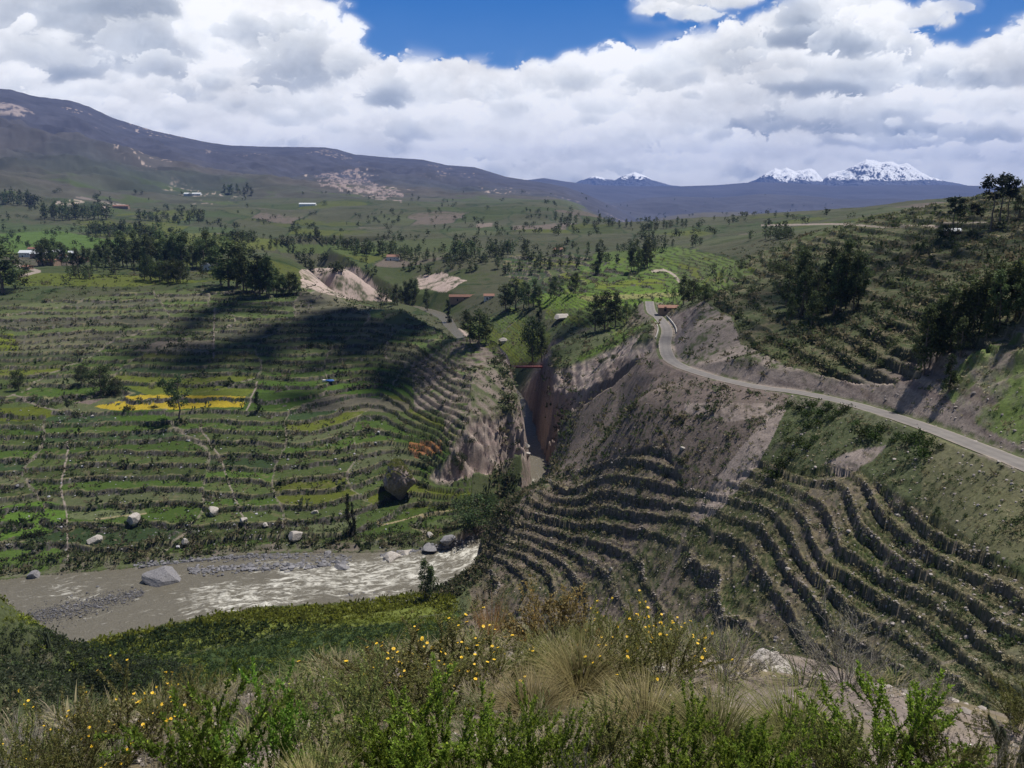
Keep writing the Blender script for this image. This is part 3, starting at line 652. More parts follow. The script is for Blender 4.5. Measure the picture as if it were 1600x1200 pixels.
    patch([(745, 350), (770, 348), (768, 354), (745, 356)], SOIL * 1.6, .7, (1100, 3000))
    # near river bank across: lime shrubs and dark slope on our side
    nb = zone_poly([[(100, 1020), (230, 995), (400, 968), (560, 945), (690, 938), (700, 955), (600, 975), (430, 990), (330, 1010), (220, 1035), (130, 1050)]], u + 4 * nf, v + 4 * nm) & (r > 120) & (r < 215)
    M(nb, YGR * .85 + G_DULL * .3, .8)
    sl = zone_poly([[(160, 1060), (330, 1015), (450, 992), (640, 972), (720, 955), (760, 1100), (200, 1200)]], u, v) & (r > 90) & (r < 200)
    M(sl & (zone == 0), G_DARK * 1.0 + G_MID * .35, .9)
    bank = (D < 74) & (d < 9) & (A[:, 2] < 1.2) & (r < 330)
    M(bank * ss(nf + nm * .5, -.2, .2) * (d < 5), SCREE * .5, .6)
    def track(pts, w, col, rr, s=.85):
        d = np.full(len(x), 1e9)
        for (a, b), (a2, b2) in zip(pts[:-1], pts[1:]):
            t = np.clip(((u - a) * (a2 - a) + (v - b) * (b2 - b)) / ((a2 - a) ** 2 + (b2 - b) ** 2), 0, 1); d = np.minimum(d, np.hypot(u - a - t * (a2 - a), v - b - t * (b2 - b)))
        M((d < w) & (r > rr[0]) & (r < rr[1]) & (nf > -.5), col, s)
    track([(590, 815), (640, 808), (700, 797), (724, 787)], 1.3, TAN, (180, 300)); track([(1062, 440), (1056, 431), (1046, 424), (1036, 421), (1020, 423)], 1.8, SCREE * 1.2, (400, 800)); track([(100, 640), (106, 700), (94, 760), (104, 800), (106, 880)], 1.3, SCREE * .9, (200, 320))
    track([(312, 665), (345, 715), (360, 760), (382, 810), (384, 850)], 1.2, SCREE * .8, (200, 320)); track([(385, 640), (402, 595)], 1.2, SCREE * .8, (280, 380)); track([(20, 615), (90, 640)], 1.4, SCREE * .6, (280, 380)); track([(335, 480), (333, 560)], 1.2, SCREE * .7, (330, 480)); track([(150, 809), (228, 799)], 1.1, TAN, (200, 320))
    track([(0, 410), (40, 418), (62, 424), (30, 432)], 2, SCREE, (450, 800)); track([(120, 308), (200, 322), (190, 324)], 1.5, SCREE * 1.3, (1500, 4000)); track([(1190, 352), (1300, 350), (1420, 352), (1560, 342)], 1.3, SCREE * .9, (300, 1200))
    # rock and bare earth
    rk = np.where((fbm(x / 3, z / 2.2 + y / 6, 4, .55, 531) > .05)[:, None], RROCK, SCREE * .62) * (1 + .45 * fbm(x / 9, z / 4, 4, .6, 533))[:, None]
    M(np.clip(gcut + bluffc, 0, 1) * ss(nm * .6 + nf * .6, -.75, -.1), rk * 1.55, .95)
    bl = zone_poly([[(640, 560), (690, 520), (740, 525), (800, 575), (815, 700), (790, 740), (700, 700), (690, 640), (650, 640)]], u + 10 * nm, v + 6 * nm) & (r > 240) & (r < 345) & (x < 8)
    M(bl * (bluffc < .3), (SOIL * .8 + SCREE * .25) * (1 + .4 * nf)[:, None], ss(nf + .6 * nm, -.35, .25) * .85)
    M(Z['bare'], SCREE * .72 * (1 + .4 * nm + .35 * nf)[:, None], ss(nf + nm, -.45, .0) * .9)
    band = fbm(x / 14 + z / 2, z / 1.6, 4, .6, 535)
    M(np.clip(cut_r, 0, 1) * (rd > 3.5), np.where((band > 0)[:, None], SCREE * .8, RROCK * .9) * (1 + .3 * nf)[:, None], .9)
    M(np.clip(fill, 0, 1), SOIL * 1.2, .7)
    M((rd < 6) & (rd >= 3.0), SCREE * .8, .6 * ss(nf, -.3, .2))
    # brown spur between gorge and road
    sp = zone_poly([[(850, 705), (960, 560), (1040, 560), (1100, 590), (1235, 618), (1190, 720), (1100, 800), (900, 810), (790, 835)]], u + 8 * nm, v + 6 * nm) & (r > 120) & (r < 345)
    M(sp * (zone == 0), SOIL * 1.15 * (1 + .35 * nf + .2 * nm)[:, None], .92 * ss(nf + nm * .5, -.75, -.25)); M(sp * (zone == 0) * ss(nf, .2, .4), G_DARK, .7)
    M(Z['bare'] & (u > 1070) & (v > 630) & (u < 1400), SCREE * .85 * (1 + .4 * nm + .35 * nf)[:, None], .9 * ss(nf + nm, -.6, -.1))
    M((zone == 2) & (u + 60 * nl < 1100) & (riser < .4), SOIL * 1.1 * (1 + .4 * nf)[:, None], .6 * ss(nm + nf * .7, -.45, .1))
    gr = zone_poly([[(1230, 640), (1350, 640), (1480, 690), (1620, 750), (1800, 830), (1800, 960), (1540, 860), (1430, 790), (1330, 725), (1250, 735)]], u, v) & (r > 50) & (r < 190) & ~Z['bare']
    M(gr, G_DULL * 1.05 * (1 + .4 * nf + .5 * nff)[:, None], .75); M(gr & (u > 1440), TAN * .5 + G_DULL * .5, .45)
    gr2 = zone_poly([[(1470, 600), (1520, 550), (1700, 470), (1700, 740), (1600, 700), (1500, 650)]], u, v) & (r > 70) & (r < 190)
    M(gr2 * ss(nm + nf * .6, -.3, .3), G_LUSH * 1.15 + YGR * .25, .8)
    up = (zone == 3)
    M(up * ss(fbm(x / 22, y / 22, 3, .5, 541), -.2, .25), G_DARK * 1.2, .3); M(up * riser, G_DARK * .9, .5)
    # far ranges
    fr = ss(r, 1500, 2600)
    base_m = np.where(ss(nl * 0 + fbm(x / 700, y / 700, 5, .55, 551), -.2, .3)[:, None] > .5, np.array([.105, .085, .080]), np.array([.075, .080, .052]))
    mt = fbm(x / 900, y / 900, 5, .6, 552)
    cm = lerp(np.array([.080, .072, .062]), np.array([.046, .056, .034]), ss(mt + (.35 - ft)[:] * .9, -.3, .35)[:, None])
    cm = lerp(cm, np.array([.060, .060, .080]), ss(ft + .25 * mt, .25, .7)[:, None])  # slate rock, darkened and blued to put cloud shade and haze into it
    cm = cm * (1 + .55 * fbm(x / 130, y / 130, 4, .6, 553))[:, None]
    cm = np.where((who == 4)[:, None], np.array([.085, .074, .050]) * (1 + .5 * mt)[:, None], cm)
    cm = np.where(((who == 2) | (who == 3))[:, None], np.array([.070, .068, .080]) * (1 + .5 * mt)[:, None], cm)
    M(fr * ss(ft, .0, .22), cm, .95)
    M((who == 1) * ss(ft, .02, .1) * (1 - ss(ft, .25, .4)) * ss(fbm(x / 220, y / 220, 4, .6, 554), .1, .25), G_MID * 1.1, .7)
    sc = zone_poly([[(490, 272), (530, 268), (560, 262), (580, 285), (632, 300), (628, 316), (590, 312), (540, 300), (500, 290)]], u, v) & (r > 1500)
    M(sc * ss(fbm(x / 60, y / 110, 5, .7, 555, 1) + .35 * fbm(x / 25, y / 35, 3, .6, 556), .50, .62), np.array([.30, .235, .22]), .8)
    sc = zone_poly([[(-20, 155), (30, 165), (60, 180), (20, 182), (-20, 175)], [(165, 172), (180, 178), (186, 186), (172, 182)]], u, v) & (r > 2500)
    M(sc * ss(fbm(x / 90, y / 160, 4, .65, 557, 1), .3, .5), np.array([.34, .28, .26]), .8)
    # small pale slips and tracks on the mountainside
    M((who == 1) * (r > 1900) * ss(fbm(x / 80, y / 110, 4, .65, 558, 1), .68, .76) * ss(fbm(x / 500, y / 700, 2, .5, 559), .25, .4), np.array([.45, .36, .31]), .7)
    # the crest we stand on
    fg = 1 - ss(r, 14, 30)
    M(fg, lerp(SCREE * .66, TAN * .62, ss(nff, -.2, .3)[:, None]) * (1 + .3 * fbm(x / .12, y / .12, 3, .6, 561))[:, None])
    M(ss(r, 10, 22) * (1 - ss(r, 60, 80)), G_DULL, .6)
    return z, c, dict(riser=riser, zone=zone, edge=edge, st=st, ff=ff, rock=np.clip(gcut + bluffc + cut_r * .7 + Z['bare'] * .8 + Z['pale'], 0, 1))

def rows_of():
    segs = [(0.6, 14, 260), (14, 46, 70), (46, 150, 330), (150, 345, 430), (345, 700, 330), (700, 1500, 210), (1500, 16900, 400)]
    out = []
    for a, b, n in segs: out.append(np.exp(np.linspace(math.log(a), math.log(b), n, endpoint=False)))
    return np.concatenate(out + [[16900.0]])
def ground_material():
    m = bpy.data.materials.new('ground'); m.use_nodes = True; T = NT(m.node_tree)
    o = T.node('ShaderNodeOutputMaterial'); geo = T.node('ShaderNodeNewGeometry'); pos = geo.outputs['Position']
    at = T.node('ShaderNodeAttribute', attribute_name='Col'); rk = T.node('ShaderNodeAttribute', attribute_name='rock')
    dist = T.node('ShaderNodeVectorMath', operation='LENGTH', i_0=pos).outputs['Value']
    near = T.sstep(dist, 10, 60, 1, 0)
    n1 = T.noise(pos, 1.7, 5, .65); n2 = T.noise(pos, 9.0, 4, .65)
    n = T.math('ADD', T.math('MULTIPLY', n1, .6), T.math('MULTIPLY', n2, .4))
    f = T.math('ADD', T.math('MULTIPLY', T.math('SUBTRACT', n, .5), 2.4), 1.0, clamp=False)
    f = T.math('MAXIMUM', f, .3)
    colr = T.mix(1.0, at.outputs['Color'], T.comb(f, f, f), 'MULTIPLY')
    nn = T.noise(pos, 28.0, 3, .6)
    hgt = T.math('ADD', T.math('MULTIPLY', n1, .5), T.math('MULTIPLY', nn, T.math('MULTIPLY', near, .05)))
    bp = T.node('ShaderNodeBump', i_Height=hgt, i_Distance=.5, i_Strength=.55)
    b = T.node('ShaderNodeBsdfPrincipled', i_Base_Color=colr, i_Roughness=.95, i_Normal=bp)
    b.inputs['Specular IOR Level'].default_value = .15
    T.l.new(b.outputs[0], o.inputs[0]); return m

def build_ground():
    R = rows_of(); NA = 1260
    AZ = np.linspace(radians(-41), radians(41), NA)
    m = ground_material()
    cuts = [0, int(np.searchsorted(R, 20)), int(np.searchsorted(R, 1150)), len(R) - 1]
    names = ['hill_crest', 'valley_ground', 'mountains']
    for k in range(3):
        rr = R[cuts[k]:cuts[k + 1] + 1]
        az = AZ if k else np.linspace(radians(-75), radians(75), 1200)
        az = az if k < 2 else AZ[::1]
        A, Rr = np.meshgrid(az, rr); x = (Rr * np.sin(A)).ravel(); y = (Rr * np.cos(A)).ravel()
        z, c, ex = ground_at(x, y, True)
        me = new_mesh(names[k], np.stack([x, y, z], 1), grid_faces(len(rr), len(az)), np.clip(c, .004, .95), mats=[m], extra={'rock': ex['rock']})
        link(names[k], me, kind='structure')
build_ground()

def snow_mountains():
    sil = [(820, 300), (885, 292), (905, 283), (930, 275), (945, 279), (960, 282), (975, 274), (990, 269), (1003, 273), (1020, 282), (1045, 289), (1100, 296), (1150, 292), (1180, 281), (1196, 270), (1208, 263), (1218, 266), (1226, 262), (1240, 268), (1262, 263), (1270, 266), (1284, 281), (1292, 272), (1304, 268), (1318, 266), (1330, 259), (1348, 249), (1357, 250), (1372, 254), (1388, 252), (1400, 258), (1412, 255), (1424, 262), (1436, 270), (1452, 277), (1478, 284), (1510, 290), (1560, 300)]
    na, nr = 900, 260
    us = np.linspace(820, 1560, na); v = np.interp(us, *zip(*sil))
    az = np.arctan((us - 800) / F * cos(PITCH)); r = np.linspace(12500, 16600, nr)
    A, Rr = np.meshgrid(az, r); Vs = np.meshgrid(v, r)[0]
    dz = (600 - Vs) / F; te = (-sin(PITCH) + dz * cos(PITCH)) / (cos(PITCH) + dz * sin(PITCH)) * np.cos(A)
    Rc = 15200.; H = Rc * te; t = (Rr - 12500) / (Rc - 12500)
    x = Rr * np.sin(A); y = Rr * np.cos(A)
    rid = fbm(x / 600, y / 1000, 6, .55, 601, 1); rid2 = fbm(x / 210, y / 320, 5, .55, 605, 1)
    f = np.where(t < 1, np.clip(t, 0, 1) ** 1.25, 1 - 1.2 * (t - 1))
    env = np.clip(t * 2, 0, 1) * (1 - ss(t, .80, 1.0)) 
    z = np.where(H > -60, -60 + (H + 60) * f, -60) + (rid * 100 + rid2 * 50 - 45) * env * np.clip((H + 40) / 320, 0, 1) + rid2 * 9 * ss(t, .8, 1.)
    gx = np.gradient(z, axis=1) / np.maximum(np.gradient(x, axis=1), 1)
    sn = (z - 175 - 90 * fbm(x / 700, y / 900, 5, .6, 611) - 140 * ss(-gx, .15, .6)* 0 + 90 * np.clip(gx, -1, 1) * -1)
    # the east faces hold the snow, west faces are bare rock
    sn = z - (180 + 60 * (x < 4500) + 80 * fbm(x / 330, y / 520, 5, .65, 611)) - 330 * np.clip(gx - .06, 0, .6) * (x > 5700) - 100 * np.clip(gx, 0, .7) + 40 * fbm(x / 85, y / 170, 4, .6, 613)
    w = ss(sn, 0, 12) * ss(z, 75, 100)
    col = lerp(np.array([.050, .055, .080]), np.array([.92, .93, .95]), w[..., None]).reshape(-1, 3)
    m = bpy.data.materials.new('snow_and_rock'); m.use_nodes = True; T = NT(m.node_tree); o = T.node('ShaderNodeOutputMaterial')
    at = T.node('ShaderNodeAttribute', attribute_name='Col'); geo = T.node('ShaderNodeNewGeometry')
    n = T.noise(geo.outputs['Position'], .006, 6, .6); bp = T.node('ShaderNodeBump', i_Height=n, i_Distance=90., i_Strength=.6)
    b = T.node('ShaderNodeBsdfPrincipled', i_Base_Color=at.outputs['Color'], i_Roughness=.8, i_Normal=bp); T.l.new(b.outputs[0], o.inputs[0])
    link('snowy_mountains', new_mesh('snowy_mountains', np.stack([x, y, z], -1).reshape(-1, 3), grid_faces(nr, na), col, mats=[m]), kind='structure')
snow_mountains()

# ------------------------------------------------------------------ river and road
def build_river():
    pts = resample(RIVER, .5); n = len(pts)
    tx = np.gradient(pts[:, 0]); ty = np.gradient(pts[:, 1]); L = np.hypot(tx, ty); nx, ny = -ty / L, tx / L
    wd = 13 + 0 * pts[:, 3]
    half = pts[:, 3] + 2.2 + 1.0 * np.clip(2.2 - pts[:, 4], 0, 2)
    nc = 91; q = np.linspace(-1, 1, nc)
    X = pts[:, 0][:, None] + nx[:, None] * half[:, None] * q; Y = pts[:, 1][:, None] + ny[:, None] * half[:, None] * q
    S = np.cumsum(L)[:, None] * np.ones(nc); lat = half[:, None] * q
    u, v = to_px(X, Y, np.broadcast_to(pts[:, 2][:, None], X.shape))
    # where the water breaks
    rap = np.zeros_like(X) + .22 * (Y < 230)
    for (a, b, ra, rb, s) in [(120, 925, 60, 26, .5), (380, 935, 120, 28, .85), (470, 905, 60, 28, .9), (560, 905, 90, 34, .9), (650, 890, 90, 30, .85), (720, 865, 50, 26, .95), (330, 955, 60, 20, .6), (425, 885, 50, 16, .6), (60, 960, 40, 20, .2), (600, 925, 50, 16, .6), (845, 755, 26, 18, .5)]:
        rap = np.maximum(rap, s * (1 - ss(((u - a) / ra) ** 2 + ((v - b) / rb) ** 2, .1, 1.6)))
    wv = 1.6 * fbm(S / 9, lat / 5, 3, .5, 721); st = fbm(S / 6.5, (lat + wv) / 1.3, 5, .62, 701, 1); st2 = fbm(S / 2.2 + wv, (lat + wv) / .8, 4, .62, 705, 1)
    foam = .9 * ss(st * .75 + st2 * .5 + rap * .62 + .35 * fbm(S / 12, lat / 5, 2, .5, 725), .55, 1.35) * (rap > .05) + .4 * ss(st, .62, .8) * .4
    Z = pts[:, 2][:, None] + .16 * fbm(S / 2.6, lat / 1.6, 4, .55, 711) * (1 + 2.2 * rap) + .10 * foam
    m = bpy.data.materials.new('river_water'); m.use_nodes = True; T = NT(m.node_tree); o = T.node('ShaderNodeOutputMaterial')
    at = T.node('ShaderNodeAttribute', attribute_name='foam'); fl = T.node('ShaderNodeAttribute', attribute_name='Col')
    geo = T.node('ShaderNodeNewGeometry'); nz = T.noise(geo.outputs['Position'], 2.4, 6, .65)
    sa = T.node('ShaderNodeAttribute', attribute_name='S').outputs['Fac']; la = T.node('ShaderNodeAttribute', attribute_name='lat').outputs['Fac']
    wob = T.noise(T.comb(T.math('MULTIPLY', sa, .12), T.math('MULTIPLY', la, .25)), 1.0, 3, .5, 0, '3D'); la2 = T.math('ADD', la, T.math('MULTIPLY', wob, 5.0))
    k1 = T.noise(T.comb(T.math('MULTIPLY', sa, .16), T.math('MULTIPLY', la2, .75)), 1.0, 7, .68, .6); k2 = T.noise(T.comb(T.math('MULTIPLY', sa, .6), T.math('MULTIPLY', la2, 1.6)), 1.0, 5, .65, .8)
    kk_ = T.math('ADD', T.math('MULTIPLY', k1, .65), T.math('MULTIPLY', k2, .35))
    fo = T.math('MULTIPLY', T.sstep(T.math('ADD', kk_, T.math('MULTIPLY', at.outputs['Fac'], .165)), .585, .75), T.sstep(at.outputs['Fac'], -.1, .25, .25, 1.0))
    col = T.mix(fo, (.125, .112, .084, 1), (.56, .54, .48, 1))
    bp = T.node('ShaderNodeBump', i_Height=nz, i_Distance=.3, i_Strength=.9)
    b = T.node('ShaderNodeBsdfPrincipled', i_Base_Color=col, i_Roughness=T.math('ADD', T.math('MULTIPLY', fo, .5), .3), i_Normal=bp); b.inputs['Specular IOR Level'].default_value = .25
    T.l.new(b.outputs[0], o.inputs[0])
    link('river', new_mesh('river', np.stack([X, Y, Z], -1).reshape(-1, 3), grid_faces(n, nc), mats=[m], extra={'foam': rap.ravel(), 'S': S.ravel(), 'lat': lat.ravel()}), kind='structure')
build_river()

def simple_mat(name, col, rough=.8, var=.25, scale=3.0, bump=.3, dist=.1, spec=.3):
    m = bpy.data.materials.new(name); m.use_nodes = True; T = NT(m.node_tree); o = T.node('ShaderNodeOutputMaterial')
    tc = T.node('ShaderNodeTexCoord'); n = T.noise(tc.outputs['Object'], scale, 5, .6)
    f = T.math('ADD', T.math('MULTIPLY', T.math('SUBTRACT', n, .5), var * 4), 1.0)
    c = T.mix(1.0, (*col, 1), T.comb(f, f, f), 'MULTIPLY')
    bp = T.node('ShaderNodeBump', i_Height=n, i_Distance=dist, i_Strength=bump)
    b = T.node('ShaderNodeBsdfPrincipled', i_Base_Color=c, i_Roughness=rough, i_Normal=bp); b.inputs['Specular IOR Level'].default_value = spec
    T.l.new(b.outputs[0], o.inputs[0]); return m
def build_road():
    pts = resample(ROADP, 1.0); n = len(pts)
    tx = np.gradient(pts[:, 0]); ty = np.gradient(pts[:, 1]); L = np.hypot(tx, ty); nx, ny = -ty / L, tx / L
    q = np.linspace(-1, 1, 25); hw = (2.05 + .18 * fbm(pts[:, 0] / 3, pts[:, 1] / 3, 3, .6, 749))[:, None]
    X = pts[:, 0][:, None] + nx[:, None] * hw * q; Y = pts[:, 1][:, None] + ny[:, None] * hw * q
    Z = pts[:, 2][:, None] + .10 - .05 * q ** 2 + 0 * X
    m = simple_mat('asphalt', (1, 1, 1), .9, .16, .6, .3, .02); nt = m.node_tree; at = nt.nodes.new('ShaderNodeAttribute'); at.attribute_name = 'Col'
    mx = [k for k in nt.nodes if k.type == 'MIX'][0]; nt.links.new(at.outputs['Color'], mx.inputs[6])
    Q = np.broadcast_to(q, X.shape); nz = fbm(X / 2.5, Y / 2.5, 3, .6, 745); edge = ss(np.abs(Q) + .16 * nz, .80, .98); wheel = np.exp(-((np.abs(np.abs(Q) - .42)) / .13) ** 2)
    C = np.array([.175, .160, .150]) * (1 - .13 * wheel + .12 * fbm(X / 9, Y / 9, 3, .6, 747))[..., None]; C = C * (1 - edge)[..., None] + np.array([.27, .23, .195]) * edge[..., None]
    link('road', new_mesh('road', np.stack([X, Y, Z], -1).reshape(-1, 3), grid_faces(n, 25), C.reshape(-1, 3), mats=[m]), kind='structure')
build_road()
# ------------------------------------------------------------------ reading the ground under a picture point
class GroundGrid:
    def __init__(s):
        s.l0, s.l1, s.nl = math.log(16), math.log(9000), 1500; s.a0, s.a1, s.na = radians(-43), radians(43), 760
        L = np.linspace(s.l0, s.l1, s.nl); A = np.linspace(s.a0, s.a1, s.na); AA, LL = np.meshgrid(A, L); R = np.exp(LL)
        s.z = ground_at((R * np.sin(AA)).ravel(), (R * np.cos(AA)).ravel()).reshape(s.nl, s.na)
        s.R = np.exp(L); s.te = s.z / (R * np.cos(AA)); s.A = A
    def pick(s, u, v):
        tx, tz = pix(u, v); a = math.atan(tx); j = (a - s.a0) / (s.a1 - s.a0) * (s.na - 1); j0 = int(np.clip(j, 0, s.na - 2)); q = j - j0
        te = s.te[:, j0] * (1 - q) + s.te[:, j0 + 1] * q
        k = np.argmax(te >= tz)
        if te[k] < tz: return None
        k0 = max(k - 1, 0); t = (tz - te[k0]) / (te[k] - te[k0] + 1e-9) if k else 0
        r = math.exp(s.l0 + (k0 + np.clip(t, 0, 1)) / (s.nl - 1) * (s.l1 - s.l0))
        x, y = r * sin(a), r * cos(a); return x, y, s.at(x, y)
    def at(s, x, y):
        x = np.asarray(x, float); y = np.asarray(y, float)
        r = np.hypot(x, y); a = np.arctan2(x, y); i = np.clip((np.log(r) - s.l0) / (s.l1 - s.l0) * (s.nl - 1), 0, s.nl - 1.001); j = np.clip((a - s.a0) / (s.a1 - s.a0) * (s.na - 1), 0, s.na - 1.001)
        i0 = i.astype(int); j0 = j.astype(int); p = i - i0; q = j - j0; Z = s.z
        o = (Z[i0, j0] * (1 - q) + Z[i0, j0 + 1] * q) * (1 - p) + (Z[i0 + 1, j0] * (1 - q) + Z[i0 + 1, j0 + 1] * q) * p
        return float(o) if o.ndim == 0 else o
GG = GroundGrid()

# ------------------------------------------------------------------ foliage
def leaf_mat(name, translucent=.4, rough=.7):
    m = bpy.data.materials.new(name); m.use_nodes = True; T = NT(m.node_tree); o = T.node('ShaderNodeOutputMaterial')
    at = T.node('ShaderNodeAttribute', attribute_name='Col')
    oi = T.node('ShaderNodeObjectInfo'); hs = T.node('ShaderNodeHueSaturation', i_Color=at.outputs['Color'])
    T.put(hs.inputs['Value'], T.math('ADD', T.math('MULTIPLY', oi.outputs['Random'], .8), .65)); T.put(hs.inputs['Hue'], T.math('ADD', T.math('MULTIPLY', oi.outputs['Random'], .04), .48))
    b = T.node('ShaderNodeBsdfPrincipled', i_Base_Color=hs.outputs[0], i_Roughness=rough); b.inputs['Specular IOR Level'].default_value = .2
    t = T.node('ShaderNodeBsdfTranslucent', i_Color=hs.outputs[0]); mx = T.node('ShaderNodeMixShader'); mx.inputs[0].default_value = translucent
    T.l.new(b.outputs[0], mx.inputs[1]); T.l.new(t.outputs[0], mx.inputs[2]); T.l.new(mx.outputs[0], o.inputs[0]); return m
LEAF = leaf_mat('foliage'); BARK = simple_mat('bark', (.16, .125, .10), .9, .3, 4, .5, .03)
def quads(pos, ax, up, w, l, bend=0.0):
    """leaf shaped quads (diamond) : pos (n,3) base, ax (n,3) length direction, up (n,3) any, w, l (n,)"""
    ax = ax / (np.linalg.norm(ax, axis=1, keepdims=True) + 1e-9); sd = np.cross(ax, up); sd /= (np.linalg.norm(sd, axis=1, keepdims=True) + 1e-9)
    w = np.asarray(w)[:, None] if np.ndim(w) else w; l = np.asarray(l)[:, None] if np.ndim(l) else l
    a = pos; b = pos + ax * l * .45 + sd * w * .5; c = pos + ax * l; d = pos + ax * l * .45 - sd * w * .5
    n = len(pos); V = np.stack([a, b, c, d], 1).reshape(-1, 3); Fq = np.arange(4 * n).reshape(n, 4); return V, Fq
def tube(path, rad, k=6):
    path = np.array(path, float); rad = np.array(rad, float); n = len(path)
    t = np.gradient(path, axis=0); t /= np.linalg.norm(t, axis=1, keepdims=True) + 1e-9
    ref = np.where(np.abs(t[:, 2:3]) > .9, np.array([[1., 0, 0]]), np.array([[0, 0, 1.]])); s = np.cross(t, ref); s /= np.linalg.norm(s, axis=1, keepdims=True) + 1e-9; w = np.cross(s, t)
    a = np.linspace(0, 2 * pi, k, endpoint=False)
    V = path[:, None] + rad[:, None, None] * (np.cos(a)[None, :, None] * s[:, None] + np.sin(a)[None, :, None] * w[:, None])
    i = np.arange((n - 1) * k); r = i // k; c = i % k; Fq = np.stack([r * k + c, r * k + (c + 1) % k, (r + 1) * k + (c + 1) % k, (r + 1) * k + c], 1)
    return V.reshape(-1, 3), Fq
def merge(parts):
    vs, fs, o = [], [], 0
    for V, f in parts: vs.append(V); fs.append(f + o); o += len(V)
    return np.concatenate(vs), np.concatenate(fs)
def rnd_dirs(rs, n):
    d = rs.normal(size=(n, 3)); return d / np.linalg.norm(d, axis=1, keepdims=True)
def make_tree(kind, seed, nleaf, leaf=.42):
    """unit tree of height 1 (metres are set by the object scale); leaf size in units of a 12 m tree"""
    rs = np.random.RandomState(seed); H = 12.0; tp = []; clumps = []
    trunk_pts = [np.array([0, 0, -.4])]; lean = rs.normal(size=2) * (.04 if kind != 'wispy' else .02)
    nT = 8
    for i in range(1, nT + 1):
        h = H * .93 * i / nT; trunk_pts.append(np.array([lean[0] * h + rs.normal() * .08, lean[1] * h + rs.normal() * .08, h]))
    trunk_pts = np.array(trunk_pts); base_r = {'tall': .22, 'round': .30, 'column': .2, 'wispy': .17, 'sparse': .22}[kind]
    top_h = {'tall': .97, 'round': .8, 'column': 1.0, 'wispy': .95, 'sparse': .95}[kind]
    tp.append(tube(trunk_pts, np.linspace(base_r, .04, nT + 1), 6))
    def at_h(h): return np.array([np.interp(h, trunk_pts[:, 2], trunk_pts[:, k]) for k in range(3)])
    if kind == 'tall': nb, h0, h1, rmax = 26, .14, .96, 2.1
    elif kind == 'round': nb, h0, h1, rmax = 30, .12, .80, 4.6
    elif kind == 'column': nb, h0, h1, rmax = 30, .05, .97, 1.7
    elif kind == 'wispy': nb, h0, h1, rmax = 9, .62, .96, 1.5
    else: nb, h0, h1, rmax = 13, .30, .93, 3.2
    for i in range(nb):
        t = (i + rs.rand()) / nb; h = H * (h0 + (h1 - h0) * t)
        prof = {'tall': (.45 + .75 * math.sin(pi * min(1, t * .9 + .12))) * (1 - .45 * t), 'round': math.sin(pi * (.18 + .78 * t)) ** .7, 'column': (1 - t) ** .7 * .9 + .12, 'wispy': .7 + .5 * rs.rand(), 'sparse': .5 + .6 * math.sin(pi * t)}[kind]
        L = rmax * prof * rs.uniform(.55, 1.15); a = rs.rand() * 2 * pi; rise = {'tall': .75, 'round': .35, 'column': .5, 'wispy': .5, 'sparse': .55}[kind] * rs.uniform(.5, 1.3)
        p0 = at_h(h * .97); tip = p0 + np.array([cos(a) * L, sin(a) * L, L * rise]); tip[2] = min(tip[2], H * 1.0)
        mid = (p0 + tip) / 2 + np.array([0, 0, -.12 * L]); tp.append(tube([p0, mid, tip], [.07, .045, .02], 4))
        cs = {'tall': .75, 'round': 1.15, 'column': .62, 'wispy': .62, 'sparse': .95}[kind] * rs.uniform(.7, 1.25)
        clumps.append((tip, cs)); 
        if L > cs * 1.3: clumps.append(((mid + tip) / 2 + rs.normal(size=3) * .2, cs * .85))
        if L > 2.4: clumps.append((mid + rs.normal(size=3) * .3, cs * .8))
    clumps.append((at_h(H * top_h * .97), .55 if kind != 'round' else 1.2))
    w = np.array([c[1] ** 2 for c in clumps]); w /= w.sum(); ids = rs.choice(len(clumps), nleaf, p=w)
    C = np.array([c[0] for c in clumps])[ids]; S = np.array([c[1] for c in clumps])[ids]
    d = rnd_dirs(rs, nleaf); rad = rs.rand(nleaf) ** .45
    pos = C + d * (rad * S)[:, None] * np.array([1, 1, .85]) * (1 + .25 * rs.normal(size=nleaf))[:, None]
    ax = d + rs.normal(size=(nleaf, 3)) * .6 + np.array([0, 0, -.45 if kind != 'column' else .6])
    V, Fq = quads(pos, ax, rnd_dirs(rs, nleaf), leaf * rs.uniform(.5, .9, nleaf), leaf * rs.uniform(.8, 1.5, nleaf))
    base = {'tall': (.080, .105, .046), 'round': (.050, .070, .028), 'column': (.032, .048, .023), 'wispy': (.040, .055, .035), 'sparse': (.042, .064, .026)}[kind]
    br = rs.uniform(.6, 1.5, nleaf) * (1 + .4 * (np.array([hash01(i, 3, seed) for i in ids]) - .5)); yl = rs.rand(nleaf) < .12
    col = np.array(base)[None] * br[:, None]; col[yl] *= np.array([1.7, 1.5, 1.1])
    tv, tf = merge(tp)
    tr = new_mesh('trunk', tv / H, tf, mats=[BARK]); cr = new_mesh('crown', V / H, Fq, np.repeat(col, 4, 0), smooth=False, mats=[LEAF])
    return tr, cr, (V / H, Fq, np.repeat(col, 4, 0))
TREES = {}
for kind, nv, nl in (('tall', 6, 1500), ('round', 3, 2600), ('column', 2, 1500), ('wispy', 3, 700), ('sparse', 2, 1300)):
    TREES[kind] = [make_tree(kind, 40 + i * 7 + len(kind), nl) for i in range(nv)]
TREES['far'] = [make_tree('tall', 90 + i, 260, .85) for i in range(4)] + [make_tree('round', 95 + i, 260, 1.0) for i in range(2)]
TR = random.Random(11)
NAME = {'tall': 'eucalyptus_tree', 'round': 'broadleaf_tree', 'column': 'conifer_tree', 'wispy': 'eucalyptus_tree', 'sparse': 'eucalyptus_tree', 'far': 'distant_tree'}
FARSTUFF = []; ntree = 0
